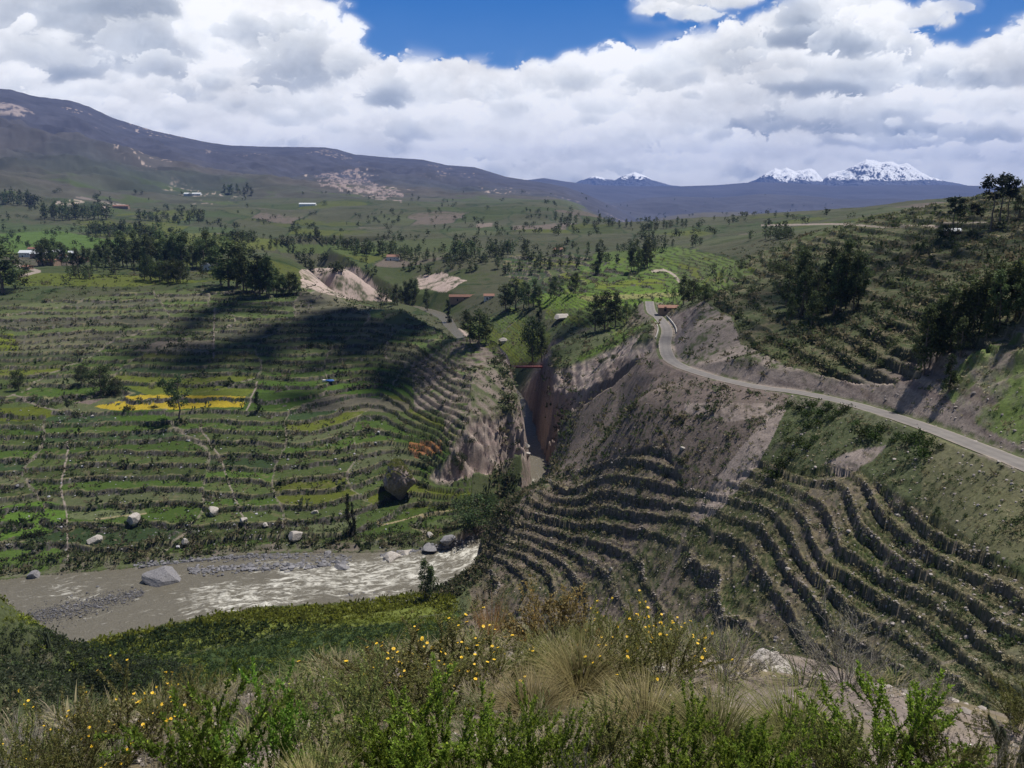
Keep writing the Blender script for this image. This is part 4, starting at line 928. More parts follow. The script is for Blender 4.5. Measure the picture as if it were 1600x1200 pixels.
def tree(u, v, hpx, kind, label, group=None, wide=1.0, dist=None):
    global ntree
    p = GG.pick(u, v)
    if p is None: return None
    x, y, z = p; depth = y * cos(PITCH) - z * sin(PITCH); h = hpx / F * depth
    tr, cr, _ = TR.choice(TREES[kind if hpx > 26 or kind in ('wispy', 'round', 'column') else 'far'])
    e = bpy.data.objects.new(NAME[kind], None); COL.objects.link(e); e.location = (x, y, z - .03 * h); e.rotation_euler = (0, 0, TR.uniform(0, 6.28)); w = h * wide * TR.uniform(.85, 1.15); e.scale = (w, w, h)
    e['label'] = label; e['category'] = 'tree'
    if group: e['group'] = group
    link('crown', cr, e); link('trunk', tr, e); ntree += 1
    return e
ORD = 'first second third fourth fifth sixth seventh eighth ninth tenth eleventh twelfth thirteenth fourteenth fifteenth sixteenth seventeenth eighteenth nineteenth twentieth'.split()
def nth(i, n, label):
    w = 'leftmost' if i == 0 else 'rightmost' if i == n - 1 else ORD[i] + ' from left,'
    return w + ' ' + label
def row(u0, v0, u1, v1, n, h, kind, label, group, jit=3.0, wide=1.0):
    for i in range(n):
        t = (i + TR.uniform(.1, .9)) / n
        tree(u0 + (u1 - u0) * t, v0 + (v1 - v0) * t + TR.uniform(-jit, jit), h * TR.uniform(.72, 1.2), kind, nth(i, n, label), group, wide)
def build_trees():
    E = 'tall'
    tree(6, 458, 92, 'tall', 'tall dark tree cut by the left edge of the picture, on the plateau rim', wide=1.5)
    tree(24, 452, 60, 'round', 'lower bushy tree against the tall dark one at the left edge', wide=.9)
    tree(30, 610, 40, 'round', 'small dark tree at the left edge among the terraces across the river', wide=.8)
    tree(127, 600, 36, 'round', 'small round tree just left of the big dark clump above the yellow field')
    tree(158, 618, 58, 'round', 'biggest dark spreading tree beside the yellow field across the river')
    tree(180, 618, 34, 'round', 'low bushy tree leaning out of the right side of the big dark clump')
    tree(281, 655, 70, 'sparse', 'open crowned tree on a bare trunk in front of the yellow field', wide=1.1)
    tree(403, 641, 32, 'column', 'small pointed tree right of the yellow field')
    tree(110, 655, 34, 'wispy', 'thin scraggly tree below the left end of the yellow field')
    tree(546, 838, 76, 'column', 'taller of the two narrow dark trees by the river field', wide=.42); tree(553, 838, 60, 'column', 'shorter of the two narrow dark trees by the river field', wide=.42)
    tree(664, 936, 72, 'tall', 'slender tree on the near river bank, taller of the pair standing alone', wide=.8); tree(672, 936, 62, 'tall', 'slender tree on the near river bank, shorter of the pair standing alone', wide=.8)
    tree(742, 836, 78, 'round', 'large dark round tree in the hollow at the mouth of the gorge', wide=1.15); tree(718, 738, 40, 'round', 'dark bushy tree at the foot of the bluff cliff', wide=.8); tree(768, 800, 36, 'round', 'low dark tree at the river edge beside the bluff', wide=1.1)
    tree(702, 506, 40, 'column', 'pointed dark tree standing over the pale riverbed behind the bluff', wide=.8); tree(668, 488, 40, 'tall', 'lone dark tree on the rim of the bluff')
    for (u, v, h, d) in ((736, 538, 56, 'left'), (748, 540, 60, 'middle'), (759, 536, 48, 'right')): tree(u, v, h, 'tall', '%s one of three grey green trees behind the bluff' % d, 'three trees behind the bluff', 1.2)
    tree(832, 566, 86, 'round', 'tall dense dark tree just behind the red bridge', wide=.62); tree(846, 566, 60, 'tall', 'smaller tree leaning on the dense one behind the red bridge')
    for (u, v, h, w, d) in ((930, 518, 62, 1.2, 'leftmost tree of the grove at the field corner above the gorge'), (945, 516, 66, 1.3, 'tallest tree of the grove at the field corner above the gorge'), (962, 510, 58, 1.3, 'third tree from the left in the grove above the gorge'),
                            (978, 505, 34, 1.1, 'low tree at the right end of the grove above the gorge'), (992, 500, 28, 1., 'small tree between the grove and the road')): tree(u, v, h, 'tall', d, wide=w)
    tree(1068, 476, 50, 'tall', 'left tree of the dark pair where the road vanishes', wide=1.1); tree(1082, 474, 46, 'round', 'rounder tree of the dark pair where the road vanishes', wide=.8); tree(1100, 472, 34, 'round', 'low bushy tree right of the dark pair at the road end')
    tree(1052, 470, 22, 'far', 'small tree left of the dark pair at the road end')
    tree(935, 427, 40, 'column', 'pointed dark tree at the left edge of the bright green bench', wide=.9); tree(930, 430, 28, 'round', 'low round tree at the foot of the pointed one by the green bench', wide=.7)
    row(985, 425, 1018, 418, 7, 46, 'tall', 'dark tree of the clump beyond the road end', 'clump on the green bench'); 
    row(786, 486, 845, 478, 7, 44, 'tall', 'dark tree between the canyon and the green bench', 'clump between canyon and bench', 3, 1.2); row(850, 470, 905, 455, 5, 34, 'tall', 'tree of the line climbing left of the green bench', 'line left of the green bench')
    tree(843, 502, 30, 'column', 'small pointed tree at the lower corner of the flat green fields')
    # wooded slope above the road
    for i, (u, v, h) in enumerate(sorted([(1228, 478, 66), (1240, 486, 86), (1252, 492, 70), (1262, 480, 92), (1273, 496, 74), (1283, 490, 82), (1292, 484, 104), (1303, 494, 88), (1313, 488, 96), (1322, 482, 112), (1332, 486, 98), (1340, 476, 86), (1234, 508, 52), (1268, 510, 60)])):
        tree(u, v, h, 'tall', nth(i, 14, 'dark tree of the dense wood above the road'), 'dense wood above the road', .95)
    for i, (u, v, h) in enumerate(sorted([(1442, 586, 118), (1452, 574, 96), (1463, 566, 108), (1474, 556, 90), (1484, 550, 112), (1496, 540, 96), (1508, 534, 108), (1518, 528, 88), (1530, 520, 104), (1541, 516, 92), (1552, 512, 106), (1563, 508, 90), (1574, 503, 104), (1585, 500, 96), (1596, 496, 104), (1500, 556, 66), (1540, 536, 60), (1434, 560, 70), (1606, 494, 100), (1618, 488, 96)])):
        tree(u, v, h, 'tall', nth(i, 20, 'eucalyptus of the diagonal row above the road'), 'diagonal row of eucalyptus', .85)
    tree(1481, 614, 66, 'column', 'dense dark conical tree over the pale cut bank by the road', wide=.95)
    for (u, v, h, k, l) in ((1487, 370, 62, 'wispy', 'tallest tree beside the tin roofed hut on the right skyline'), (1495, 368, 50, 'wispy', 'second tree beside the tin roofed hut on the right skyline'), (1476, 372, 26, 'round', 'low bushy tree left of the tin roofed hut'), (1548, 362, 86, 'wispy', 'tall bare stemmed eucalyptus on the skyline, left of the last pair'),
                         (1560, 356, 84, 'wispy', 'tallest bare stemmed eucalyptus on the right skyline'), (1572, 350, 70, 'wispy', 'bushier topped eucalyptus nearest the right edge on the skyline'), (1519, 362, 44, 'wispy', 'thin faint tree between the hut and the tall skyline pair'), (1530, 360, 36, 'wispy', 'shorter thin tree between the hut and the tall skyline pair'), (1592, 340, 36, 'sparse', 'small tree at the right edge of the skyline')):
        tree(u, v, h, k, l, wide=1.2)
    row(1192, 374, 1240, 371, 7, 22, 'far', 'small crest tree left of the snow peaks', 'row on the terraced crest', 1.5); tree(1172, 376, 15, 'far', 'lone small tree left of the row on the terraced crest'); row(1080, 385, 1096, 384, 3, 18, 'far', 'small tree where the terraced crest meets the valley', 'trees at the crest end', 1)
    row(1200, 428, 1228, 424, 5, 24, 'far', 'small dark tree of the copse by the bare knoll', 'copse by the bare knoll', 1.5); row(1245, 408, 1262, 400, 3, 26, 'far', 'small tree of the trio right of the bare knoll', 'trio right of the bare knoll', 2); tree(1113, 428, 20, 'far', 'left small tree under the winding path'); tree(1158, 420, 20, 'far', 'small tree on the bare knoll'); tree(1128, 440, 20, 'far', 'small tree below the bare knoll, nearest the path'); tree(1340, 392, 26, 'far', 'small tree behind the top of the dense wood')
    # plateau across the river
    row(130, 420, 190, 420, 8, 42, 'tall', 'dark tree of the grove right of the village on the plateau', 'grove right of the village', 3)
    row(188, 418, 262, 418, 11, 50, 'tall', 'tall dark tree in the left half of the long plateau belt', 'long belt left half', 3); row(262, 418, 345, 420, 12, 52, 'tall', 'tall dark tree in the right half of the long plateau belt', 'long belt right half', 3)
    row(225, 440, 285, 442, 7, 46, 'round', 'grey green bushy tree before the long belt', 'bushy trees before the belt', 3, .8); row(150, 424, 330, 436, 8, 22, 'far', 'low tree in the hedge in front of the long belt', 'hedge before the belt', 4)
    for (u, v, h, d) in ((346, 446, 62, 'left'), (358, 450, 82, 'tallest'), (371, 450, 74, 'right')): tree(u, v, h, 'tall', '%s of the three big dark trees by the white roofed house' % d, 'three big trees by the white roof', 1.4)
    row(380, 456, 425, 464, 8, 58, 'tall', 'dark tree in the clump right of the white roofed house', 'steep clump by the white roof', 3, 1.1); row(425, 460, 447, 462, 4, 36, 'tall', 'smaller dark tree at the right end of the steep clump', 'right end of steep clump', 2); tree(452, 462, 44, 'round', 'dark rounded tree on the rim just left of the pale cliff', wide=.8); tree(464, 462, 32, 'tall', 'thin tree on the rim touching the pale cliff')
    row(58, 414, 100, 412, 6, 38, 'tall', 'tree standing among the village houses', 'trees in the village', 3); row(100, 416, 130, 416, 4, 34, 'tall', 'tree at the right edge of the village', 'trees at the village edge', 2)
    row(108, 436, 145, 438, 5, 24, 'far', 'low tree below the village on the plateau rim', 'low trees below the village', 3)
    row(620, 478, 650, 472, 7, 36, 'tall', 'dark tree of the clump on the far canyon lip', 'clump on the canyon lip', 3); row(596, 470, 622, 474, 4, 26, 'far', 'small tree at the foot of the pale canyon cliff', 'trees at the pale cliff foot', 3)
    row(140, 366, 246, 370, 20, 24, 'far', 'tree of the dark wood behind the village fields', 'wood behind the village fields', 3); row(65, 344, 168, 342, 18, 26, 'far', 'tree of the dark clump under the brown foothill', 'clump under the brown foothill', 3); row(0, 322, 60, 320, 8, 24, 'far', 'dark tree of the leftmost clump under the mountain', 'leftmost clump', 3)
    row(215, 348, 320, 345, 14, 18, 'far', 'small dark tree on the rising fields left of centre', 'trees on the rising fields', 6); row(332, 382, 396, 380, 12, 22, 'far', 'tree of the dark row right of the long belt', 'row right of the long belt', 2)
    row(420, 376, 480, 384, 7, 18, 'far', 'small tree scattered on fields above the pale cliff', 'scattered above the pale cliff', 8); row(485, 376, 575, 396, 16, 20, 'far', 'tree of the dark wood lining the upper canyon', 'wood lining the upper canyon', 4); row(575, 394, 680, 410, 16, 22, 'far', 'tree of the dark wood along the canyon behind the small house', 'wood behind the small house', 4)
    row(706, 402, 745, 400, 7, 32, 'far', 'dark tree of the clump on the canyon shoulder left of centre', 'clump on the canyon shoulder', 3); row(762, 402, 800, 400, 7, 26, 'far', 'dark tree of the second clump on the canyon shoulder', 'second clump on the shoulder', 3); row(700, 418, 900, 412, 14, 18, 'far', 'small tree dotted over the brown terraces in the centre', 'dotted over brown terraces', 10)
    row(860, 350, 990, 356, 14, 16, 'far', 'tiny dark tree of the wood under the far brown hill', 'wood under the far hill', 4); row(1000, 360, 1075, 352, 10, 14, 'far', 'tiny tree in the blue side valley', 'trees in the blue side valley', 4); row(900, 398, 1060, 386, 12, 18, 'far', 'small tree along the upper edge of the green bench', 'upper edge of the green bench', 4)
    row(350, 302, 395, 304, 8, 14, 'far', 'tiny dark tree of the clump high on the mountain foot', 'clump on the mountain foot', 3)
build_trees()
print('trees', ntree)
def far_scatter():
    rs = random.Random(3); vs, fs, cs, o = [], [], [], 0; R2 = np.random.RandomState(4)
    libs = []
    for k in range(5):
        t = make_tree('tall' if k < 3 else 'round', 200 + k, 46, 2.0)[2]; libs.append(t)
    k = 0
    while k < 1050:
        u = rs.uniform(-60, 1330); v = 300 + 130 * rs.random() ** .8
        if u > 1050 and v > 372: continue
        dn = gn(np.array([u / 45.]), np.array([v / 9.]), 5)[0] + .5 * gn(np.array([u / 14.]), np.array([v / 4.]), 6)[0]
        if dn < .16 + .2 * (v < 330): continue
        p = GG.pick(u, v)
        if p is None or p[1] < 640: k += .2; continue
        x, y, z = p; h = rs.uniform(4.5, 10) * min(2.0, max(1., y / 1400)); V, Fq, c = libs[rs.randrange(5)]; a = rs.uniform(0, 6.28)
        Rm = np.array([[cos(a), -sin(a), 0], [sin(a), cos(a), 0], [0, 0, 1]]); w = h * rs.uniform(.9, 1.5)
        vs.append((V @ Rm.T) * np.array([w, w, h]) + np.array([x, y, z - .4])); fs.append(Fq + o); cs.append(c * rs.uniform(.6, 1.3)); o += len(V); k += 1
    link('far_trees', new_mesh('far_trees', np.concatenate(vs), np.concatenate(fs), np.concatenate(cs), smooth=False, mats=[LEAF]), label='countless tiny trees dotted over the far valley fields', cat='trees', kind='stuff')
far_scatter()

# ---- scrub on the slopes: one mass of small bushes
def bush_lib(n, nl, seed, size=.30):
    out = []
    for i in range(n):
        rs = np.random.RandomState(seed + i); d = rnd_dirs(rs, nl); d[:, 2] = np.abs(d[:, 2]); lob = 1 + .3 * np.sin(3 * np.arctan2(d[:, 1], d[:, 0]) + i)
        pos = d * (rs.rand(nl) ** .5 * lob)[:, None] * np.array([1, 1, .8]); ax = d + rs.normal(size=(nl, 3)) * .5
        V, Fq = quads(pos - ax * .1, ax, rnd_dirs(rs, nl), size * rs.uniform(.7, 1.2, nl), size * rs.uniform(1, 1.8, nl)); out.append((V, Fq, np.repeat(rs.uniform(.55, 1.45, nl), 4)))
    return out
def scatter_bushes(name, xs, ys, zs, sz, cols, lib, label, hgt=.9, seed=1):
    """bake thousands of small bushes into one mesh"""
    rs = np.random.RandomState(seed); which = rs.randint(len(lib), size=len(xs)); VS, FS, CS, o = [], [], [], 0
    for k, (V, Fq, br) in enumerate(lib):
        m = which == k; n = m.sum()
        if not n: continue
        a = rs.rand(n) * 2 * pi; ca, sa = np.cos(a)[:, None], np.sin(a)[:, None]
        X = V[None, :, 0] * ca - V[None, :, 1] * sa; Y = V[None, :, 0] * sa + V[None, :, 1] * ca; Z = np.broadcast_to(V[None, :, 2], X.shape)
        s = sz[m][:, None]; hh = hgt * rs.uniform(.7, 1.3, n)[:, None]
        P3 = np.stack([X * s + xs[m][:, None], Y * s + ys[m][:, None], Z * s * hh + zs[m][:, None] - .05], -1).reshape(-1, 3)
        VS.append(P3); nv = len(V); FS.append((Fq[None] + (np.arange(n) * nv)[:, None, None]).reshape(-1, 4) + o); o += n * nv
        CS.append((cols[m][:, None, :] * br[None, :, None]).reshape(-1, 3))
    link(name, new_mesh(name, np.concatenate(VS), np.concatenate(FS), np.concatenate(CS), smooth=False, mats=[LEAF]), label=label, cat='scrub', kind='stuff')
def build_scrub():
    rs = np.random.RandomState(21)
    def samp(n, r0, r1, a0, a1, p=1.0):
        r = np.exp(math.log(r0) + (math.log(r1) - math.log(r0)) * rs.rand(n) ** p); a = np.radians(rs.uniform(a0, a1, n)); return r * np.sin(a), r * np.cos(a)
    x, y = samp(190000, 55, 620, -38, 38); xa, ya = samp(120000, 60, 215, -6, 38); xb, yb = samp(36000, 110, 210, -38, -4); x = np.concatenate([x, xa, xb]); y = np.concatenate([y, ya, yb])
    z, c, ex = ground_at(x, y, True)
    r = np.hypot(x, y); zone = ex['zone']; u0, v0 = to_px(x, y, z); dens = .10 + .35 * ss(fbm(x / 12, y / 12, 3, .6, 801), .0, .4)
    dens = np.where(zone > 0, .07 + .75 * np.maximum(ex['riser'], (ex['ff'] > .93) * .8) , dens)
    dens = np.where(zone == 3, dens * .8 + .02 + .35 * ex['riser'], dens); dens = np.where(zone == 2, dens * .55, dens); dens = np.where(zone == 4, dens * .5, dens); dens = np.where((zone == 2), np.maximum(dens, .17 + .35 * (ex['ff'] < .12)), dens); knoll = (u0 < 300) & (v0 > 985) & (r < 140); dens = np.where(knoll, .9, dens); dens = np.where((u0 < 740) & (v0 > 965) & (r < 190) & (r > 90) & ~knoll, .55, dens)
    u, v = to_px(x, y, z); 
    D = near_path(x, y, RIV, 75.0); chan = D[0] < D[1][:, 1] + 1.2; dens = np.where(chan & (D[0] < 70), 0, dens)
    rd = near_path(x, y, ROAD, 26.)[0]; dens = np.where(rd < 4.6, 0, dens); dens = np.where(ex['rock'] > .4, dens * .35, dens)
    dens = np.where((D[0] < 40) & (D[0] > D[1][:, 1] + 3) & (D[0] < D[1][:, 1] + 11) & (r < 330), .8, dens)
    inb = (u > 140) & (u < 700) & (v > 610) & (v < 660) & (r > 250) & (r < 360); dens = np.where(inb, dens * .15, dens)
    lush = c[:, 1] > c[:, 0] * 1.7; 
    k = rs.rand(len(x)) < dens * np.clip((r / 130.) ** .25, .8, 1.2)
    x, y, z, c, r, zone = x[k], y[k], z[k], c[k], r[k], zone[k]; u = u[k]; v = v[k]
    sz = rs.uniform(.22, .62, len(x)) * (1 + .9 * (rs.rand(len(x)) < .10)) * np.clip(r / 150, .75, 1.9)
    base = np.where((rs.rand(len(x)) < .34)[:, None], np.array([.135, .118, .070]), np.where((rs.rand(len(x)) < .45)[:, None], np.array([.038, .054, .020]), np.array([.072, .086, .040])))
    right = (zone == 2) | ((u > 1230) & (r < 200)); fk = ex['ff'][k]; pale = (right & (rs.rand(len(x)) < .36)) | ((zone == 2) & (fk < .14)); base = np.where(pale[:, None], np.array([.30, .26, .17]), base); sz = np.where(pale, sz * .6, sz)
    base = base * 1.25
    nb = (v > 930) & (u < 720) & (r < 215) & (r > 120); base = np.where(nb[:, None], np.array([.19, .21, .03]) * rs.uniform(.5, 1.2, len(x))[:, None], base); dk = (v > 975) & (u < 720) & (r < 190) & (r > 90); base = np.where((dk & (rs.rand(len(x)) < .8))[:, None], np.array([.05, .075, .022]), base); kn = (u < 300) & (v > 985) & (r < 140); base = np.where((kn & (rs.rand(len(x)) < .75))[:, None], np.array([.045, .055, .03]), base); sz = np.where(kn, sz * 1.25, sz)
    print('scrub', len(x))
    lib_n = bush_lib(6, 34, 31); lib_f = bush_lib(5, 11, 51, .62)
    near = r < 175
    scatter_bushes('scrub', x[near], y[near], z[near], sz[near], base[near], lib_n, 'low dry scrub and grass clumps over the nearer terraces', seed=1)
    scatter_bushes('scrub', x[~near], y[~near], z[~near], sz[~near], base[~near], lib_f, 'low dark scrub along the farther terrace walls', seed=2)
build_scrub()
#VEGEND
def ico(sub=2):
    import bmesh
    bm = bmesh.new(); bmesh.ops.create_icosphere(bm, subdivisions=sub, radius=1.0)
    v = np.array([p.co[:] for p in bm.verts]); f = np.array([[q.index for q in p.verts] for p in bm.faces]); bm.free(); return v, f
# ------------------------------------------------------------------ stones
def rock_mat(name, c1, c2, sc=3.0):
    m = bpy.data.materials.new(name); m.use_nodes = True; T = NT(m.node_tree); o = T.node('ShaderNodeOutputMaterial'); tc = T.node('ShaderNodeTexCoord')
    n = T.noise(tc.outputs['Object'], sc, 7, .65); n2 = T.noise(tc.outputs['Object'], sc * 5, 4, .6)
    c = T.mix(T.sstep(T.math('ADD', T.math('MULTIPLY', n, .7), T.math('MULTIPLY', n2, .3)), .38, .62), (*c1, 1), (*c2, 1))
    bp = T.node('ShaderNodeBump', i_Height=T.math('ADD', n, T.math('MULTIPLY', n2, .4)), i_Distance=.12, i_Strength=.7)
    b = T.node('ShaderNodeBsdfPrincipled', i_Base_Color=c, i_Roughness=.85, i_Normal=bp); b.inputs['Specular IOR Level'].default_value = .25
    T.l.new(b.outputs[0], o.inputs[0]); return m
ROCK_G = rock_mat('grey_rock', (.13, .125, .135), (.27, .26, .265)); ROCK_P = rock_mat('pale_rock', (.27, .24, .21), (.50, .46, .42)); ROCK_D = rock_mat('dark_rock', (.045, .042, .045), (.11, .10, .10)); ROCK_R = rock_mat('brown_rock', (.19, .15, .135), (.36, .29, .26), 1.5)
def rock_geo(seed, sub=3, flat=.75, cuts=14):
    V, Fc = ico(sub); rs = np.random.RandomState(seed); V = V.copy()
    for i in range(cuts):                                   # faceted by fracture planes
        n = rnd_dirs(rs, 1)[0]; d = rs.uniform(.55, .85); q = V @ n - d; V = V - np.maximum(q, 0)[:, None] * n
    V *= (1 + .07 * fbm(V[:, 0] * 2 + seed, V[:, 1] * 2 + V[:, 2] * 1.7, 4, .55, seed))[:, None]
    return V * np.array([1, .85, flat]), Fc
def fg_pick(u, v):
    tx, tz = pix(u, v); y = np.exp(np.linspace(math.log(.9), math.log(22), 700)); zg = ground_at(tx * y, y)
    k = np.argmax(zg >= tz * y); k = k if zg[k] >= tz * y[k] else None
    return None if k is None else (tx * y[k], y[k], float(zg[k]))
def boulder(u, v, wpx, hpx, mat, label, seed, fg=False, rot=0.0, group=None, sub=3, tilt=0.0):
    p = (fg_pick if fg else GG.pick)(u, v)
    if p is None: return
    x, y, z = p; depth = y * cos(PITCH) - z * sin(PITCH); w = wpx / F * depth / 2 ; h = hpx / F * depth / 1.25
    V, Fc = rock_geo(seed, sub, 1.0, 16); V = V / np.abs(V).max(0)
    V = V * np.array([w, w * .8, h * .62]); ca, sa = cos(rot), sin(rot)
    if tilt: V[:, 2] += V[:, 0] * tilt
    V = np.stack([V[:, 0] * ca - V[:, 1] * sa, V[:, 0] * sa + V[:, 1] * ca, V[:, 2] + h * .26], 1)
    link('boulder', new_mesh('boulder', V, Fc, smooth=False, mats=[mat]), label=label, cat='boulder', group=group, loc=(x, y, z))
boulder(254, 912, 66, 40, ROCK_G, 'largest smooth grey wedge shaped boulder lying in the river', 3, rot=-.25, tilt=-.16, sub=4)
for i, (u, v, w, h, m, l) in enumerate([
    (536, 893, 30, 20, ROCK_G, 'big grey boulder at the right end of the rubble bank in the river'), (210, 815, 26, 22, ROCK_P, 'pale upright boulder standing in the fields above the river'), (147, 848, 26, 17, ROCK_P, 'pale flat boulder in the dark green field near the left river bank'),
    (332, 803, 24, 17, ROCK_P, 'rounded pale boulder on a terrace edge in mid field'), (463, 840, 26, 17, ROCK_P, 'pinkish boulder at the riverside field edge'), (289, 850, 13, 14, ROCK_P, 'small white boulder at the brush edge above the rubble bank'), (512, 868, 16, 11, ROCK_G, 'grey boulder atop the brush edge over the rubble bank'),
    (53, 902, 24, 16, ROCK_G, 'grey boulder on the far bank at the left edge'), (33, 918, 12, 8, ROCK_P, 'small pale boulder under the grey one at the left edge'), (380, 815, 14, 12, ROCK_P, 'small tan boulder at a plot corner in the riverside field'), (415, 822, 12, 8, ROCK_P, 'small brown rounded stone lying in the green riverside field'),
    (492, 802, 12, 8, ROCK_P, 'little white stone in the terraces above the narrow trees'), (145, 652, 8, 6, ROCK_P, 'little white stone below the left end of the yellow field'), (612, 878, 34, 22, ROCK_P, 'white craggy rock jutting from the bank into the rapids'), (634, 868, 34, 14, ROCK_P, 'white ledge rock beside the craggy one at the rapids'),
    (672, 858, 30, 13, ROCK_G, 'grey ledge rock on the bank below the gorge mouth'), (700, 846, 28, 16, ROCK_G, 'dark ledge rock nearest the gorge mouth'), (672, 838, 14, 10, ROCK_P, 'pale stone on the grassy bank below the gorge'), (616, 914, 14, 10, ROCK_G, 'small rock breaking the rapids in mid river'),
    (410, 892, 16, 12, ROCK_G, 'dark rock at the tail of the midstream rubble'), (60, 928, 18, 7, ROCK_G, 'flat rock at the water edge on the left'), (105, 862, 8, 7, ROCK_P, 'tiny pale stone in the brush by the left bank'), (822, 700, 14, 14, ROCK_P, 'pale block fallen at the water in the gorge'), (824, 712, 12, 10, ROCK_P, 'smaller pale block under the fallen one in the gorge'),
    (878, 498, 30, 12, ROCK_P, 'pale outcrop boulder at the corner of the flat green fields'), (786, 536, 16, 12, ROCK_P, 'grey rounded boulder in the sunlit terraces behind the bluff'), (1232, 892, 12, 7, ROCK_P, 'pale slab lying on a terrace of the near right slope'), (955, 892, 8, 10, ROCK_P, 'pale upright stone where terrace walls meet on the near slope'),
    (1403, 806, 14, 6, ROCK_P, 'white flat stone on the grassy slope under the road'), (1560, 722, 8, 5, ROCK_P, 'small white stone just under the road at the right'), (1066, 702, 10, 8, ROCK_P, 'pinkish stone on the brown spur')]):
    boulder(u, v, w, h, m, l, 20 + i, rot=(i * 1.7) % 3, sub=3)
def mushroom_rock():
    x, y, z = GG.pick(622, 778); depth = y * cos(PITCH) - z * sin(PITCH); W = 64 / F * depth / 2; H = 60 / F * depth
    V, Fc = rock_geo(61, 5, 1.0, 9); V = V / np.abs(V).max(0); t = (V[:, 2] + 1) / 2
    V[:, :2] *= (.42 + .58 * ss(t, .02, .55))[:, None]; V[:, 0] += .14 * (1 - t) + .05
    lay = fbm(V[:, 0] * 2 + V[:, 1], t * 9, 3, .6, 78); cr = fbm(V[:, 0] * 3.2, V[:, 1] * 3.2 + t * 3, 4, .6, 79, 1); V[:, :2] *= (1 + .05 * lay - .09 * ss(cr, .3, .8))[:, None]
    V[:, 2] = np.minimum(V[:, 2], .80 + .10 * V[:, 0] + .10 * fbm(V[:, 0] * 2, V[:, 1] * 2, 3, .5, 80))
    P3 = np.stack([V[:, 0] * W, V[:, 1] * W * .85, (V[:, 2] + .86) / 1.72 * H], 1)
    o = link('boulder', new_mesh('boulder', P3, Fc, smooth=False, mats=[ROCK_R]), label='huge mushroom shaped boulder with a grassy top below the bluff', cat='boulder', loc=(x, y, z))
    e1 = P3[Fc[:, 1]] - P3[Fc[:, 0]]; e2 = P3[Fc[:, 2]] - P3[Fc[:, 0]]; nn = np.cross(e1, e2); ar = np.linalg.norm(nn, axis=1); nz_ = nn[:, 2] / (ar + 1e-9); cen = P3[Fc].mean(1); ok = (nz_ > .55) & (cen[:, 2] > H * .62); ids = np.where(ok)[0]
    rs = np.random.RandomState(5); n = 1500; pick = rs.choice(ids, n, p=ar[ids] / ar[ids].sum()); lib = bush_lib(1, 12, 61, .6)[0]; vs, fs, cs, k = [], [], [], 0
    for i in range(n):
        s_ = rs.uniform(.16, .38); vs.append(lib[0] * s_ + cen[pick[i]] + rs.normal(size=3) * np.array([.15, .15, 0])); fs.append(lib[1] + k); k += len(lib[0]); c = np.array([.20, .20, .06]) if rs.rand() < .6 else np.array([.10, .12, .035]); cs.append(lib[2][:, None] * c)
    link('grass_cap', new_mesh('grass_cap', np.concatenate(vs), np.concatenate(fs), np.concatenate(cs), smooth=False, mats=[LEAF]), o)
mushroom_rock()
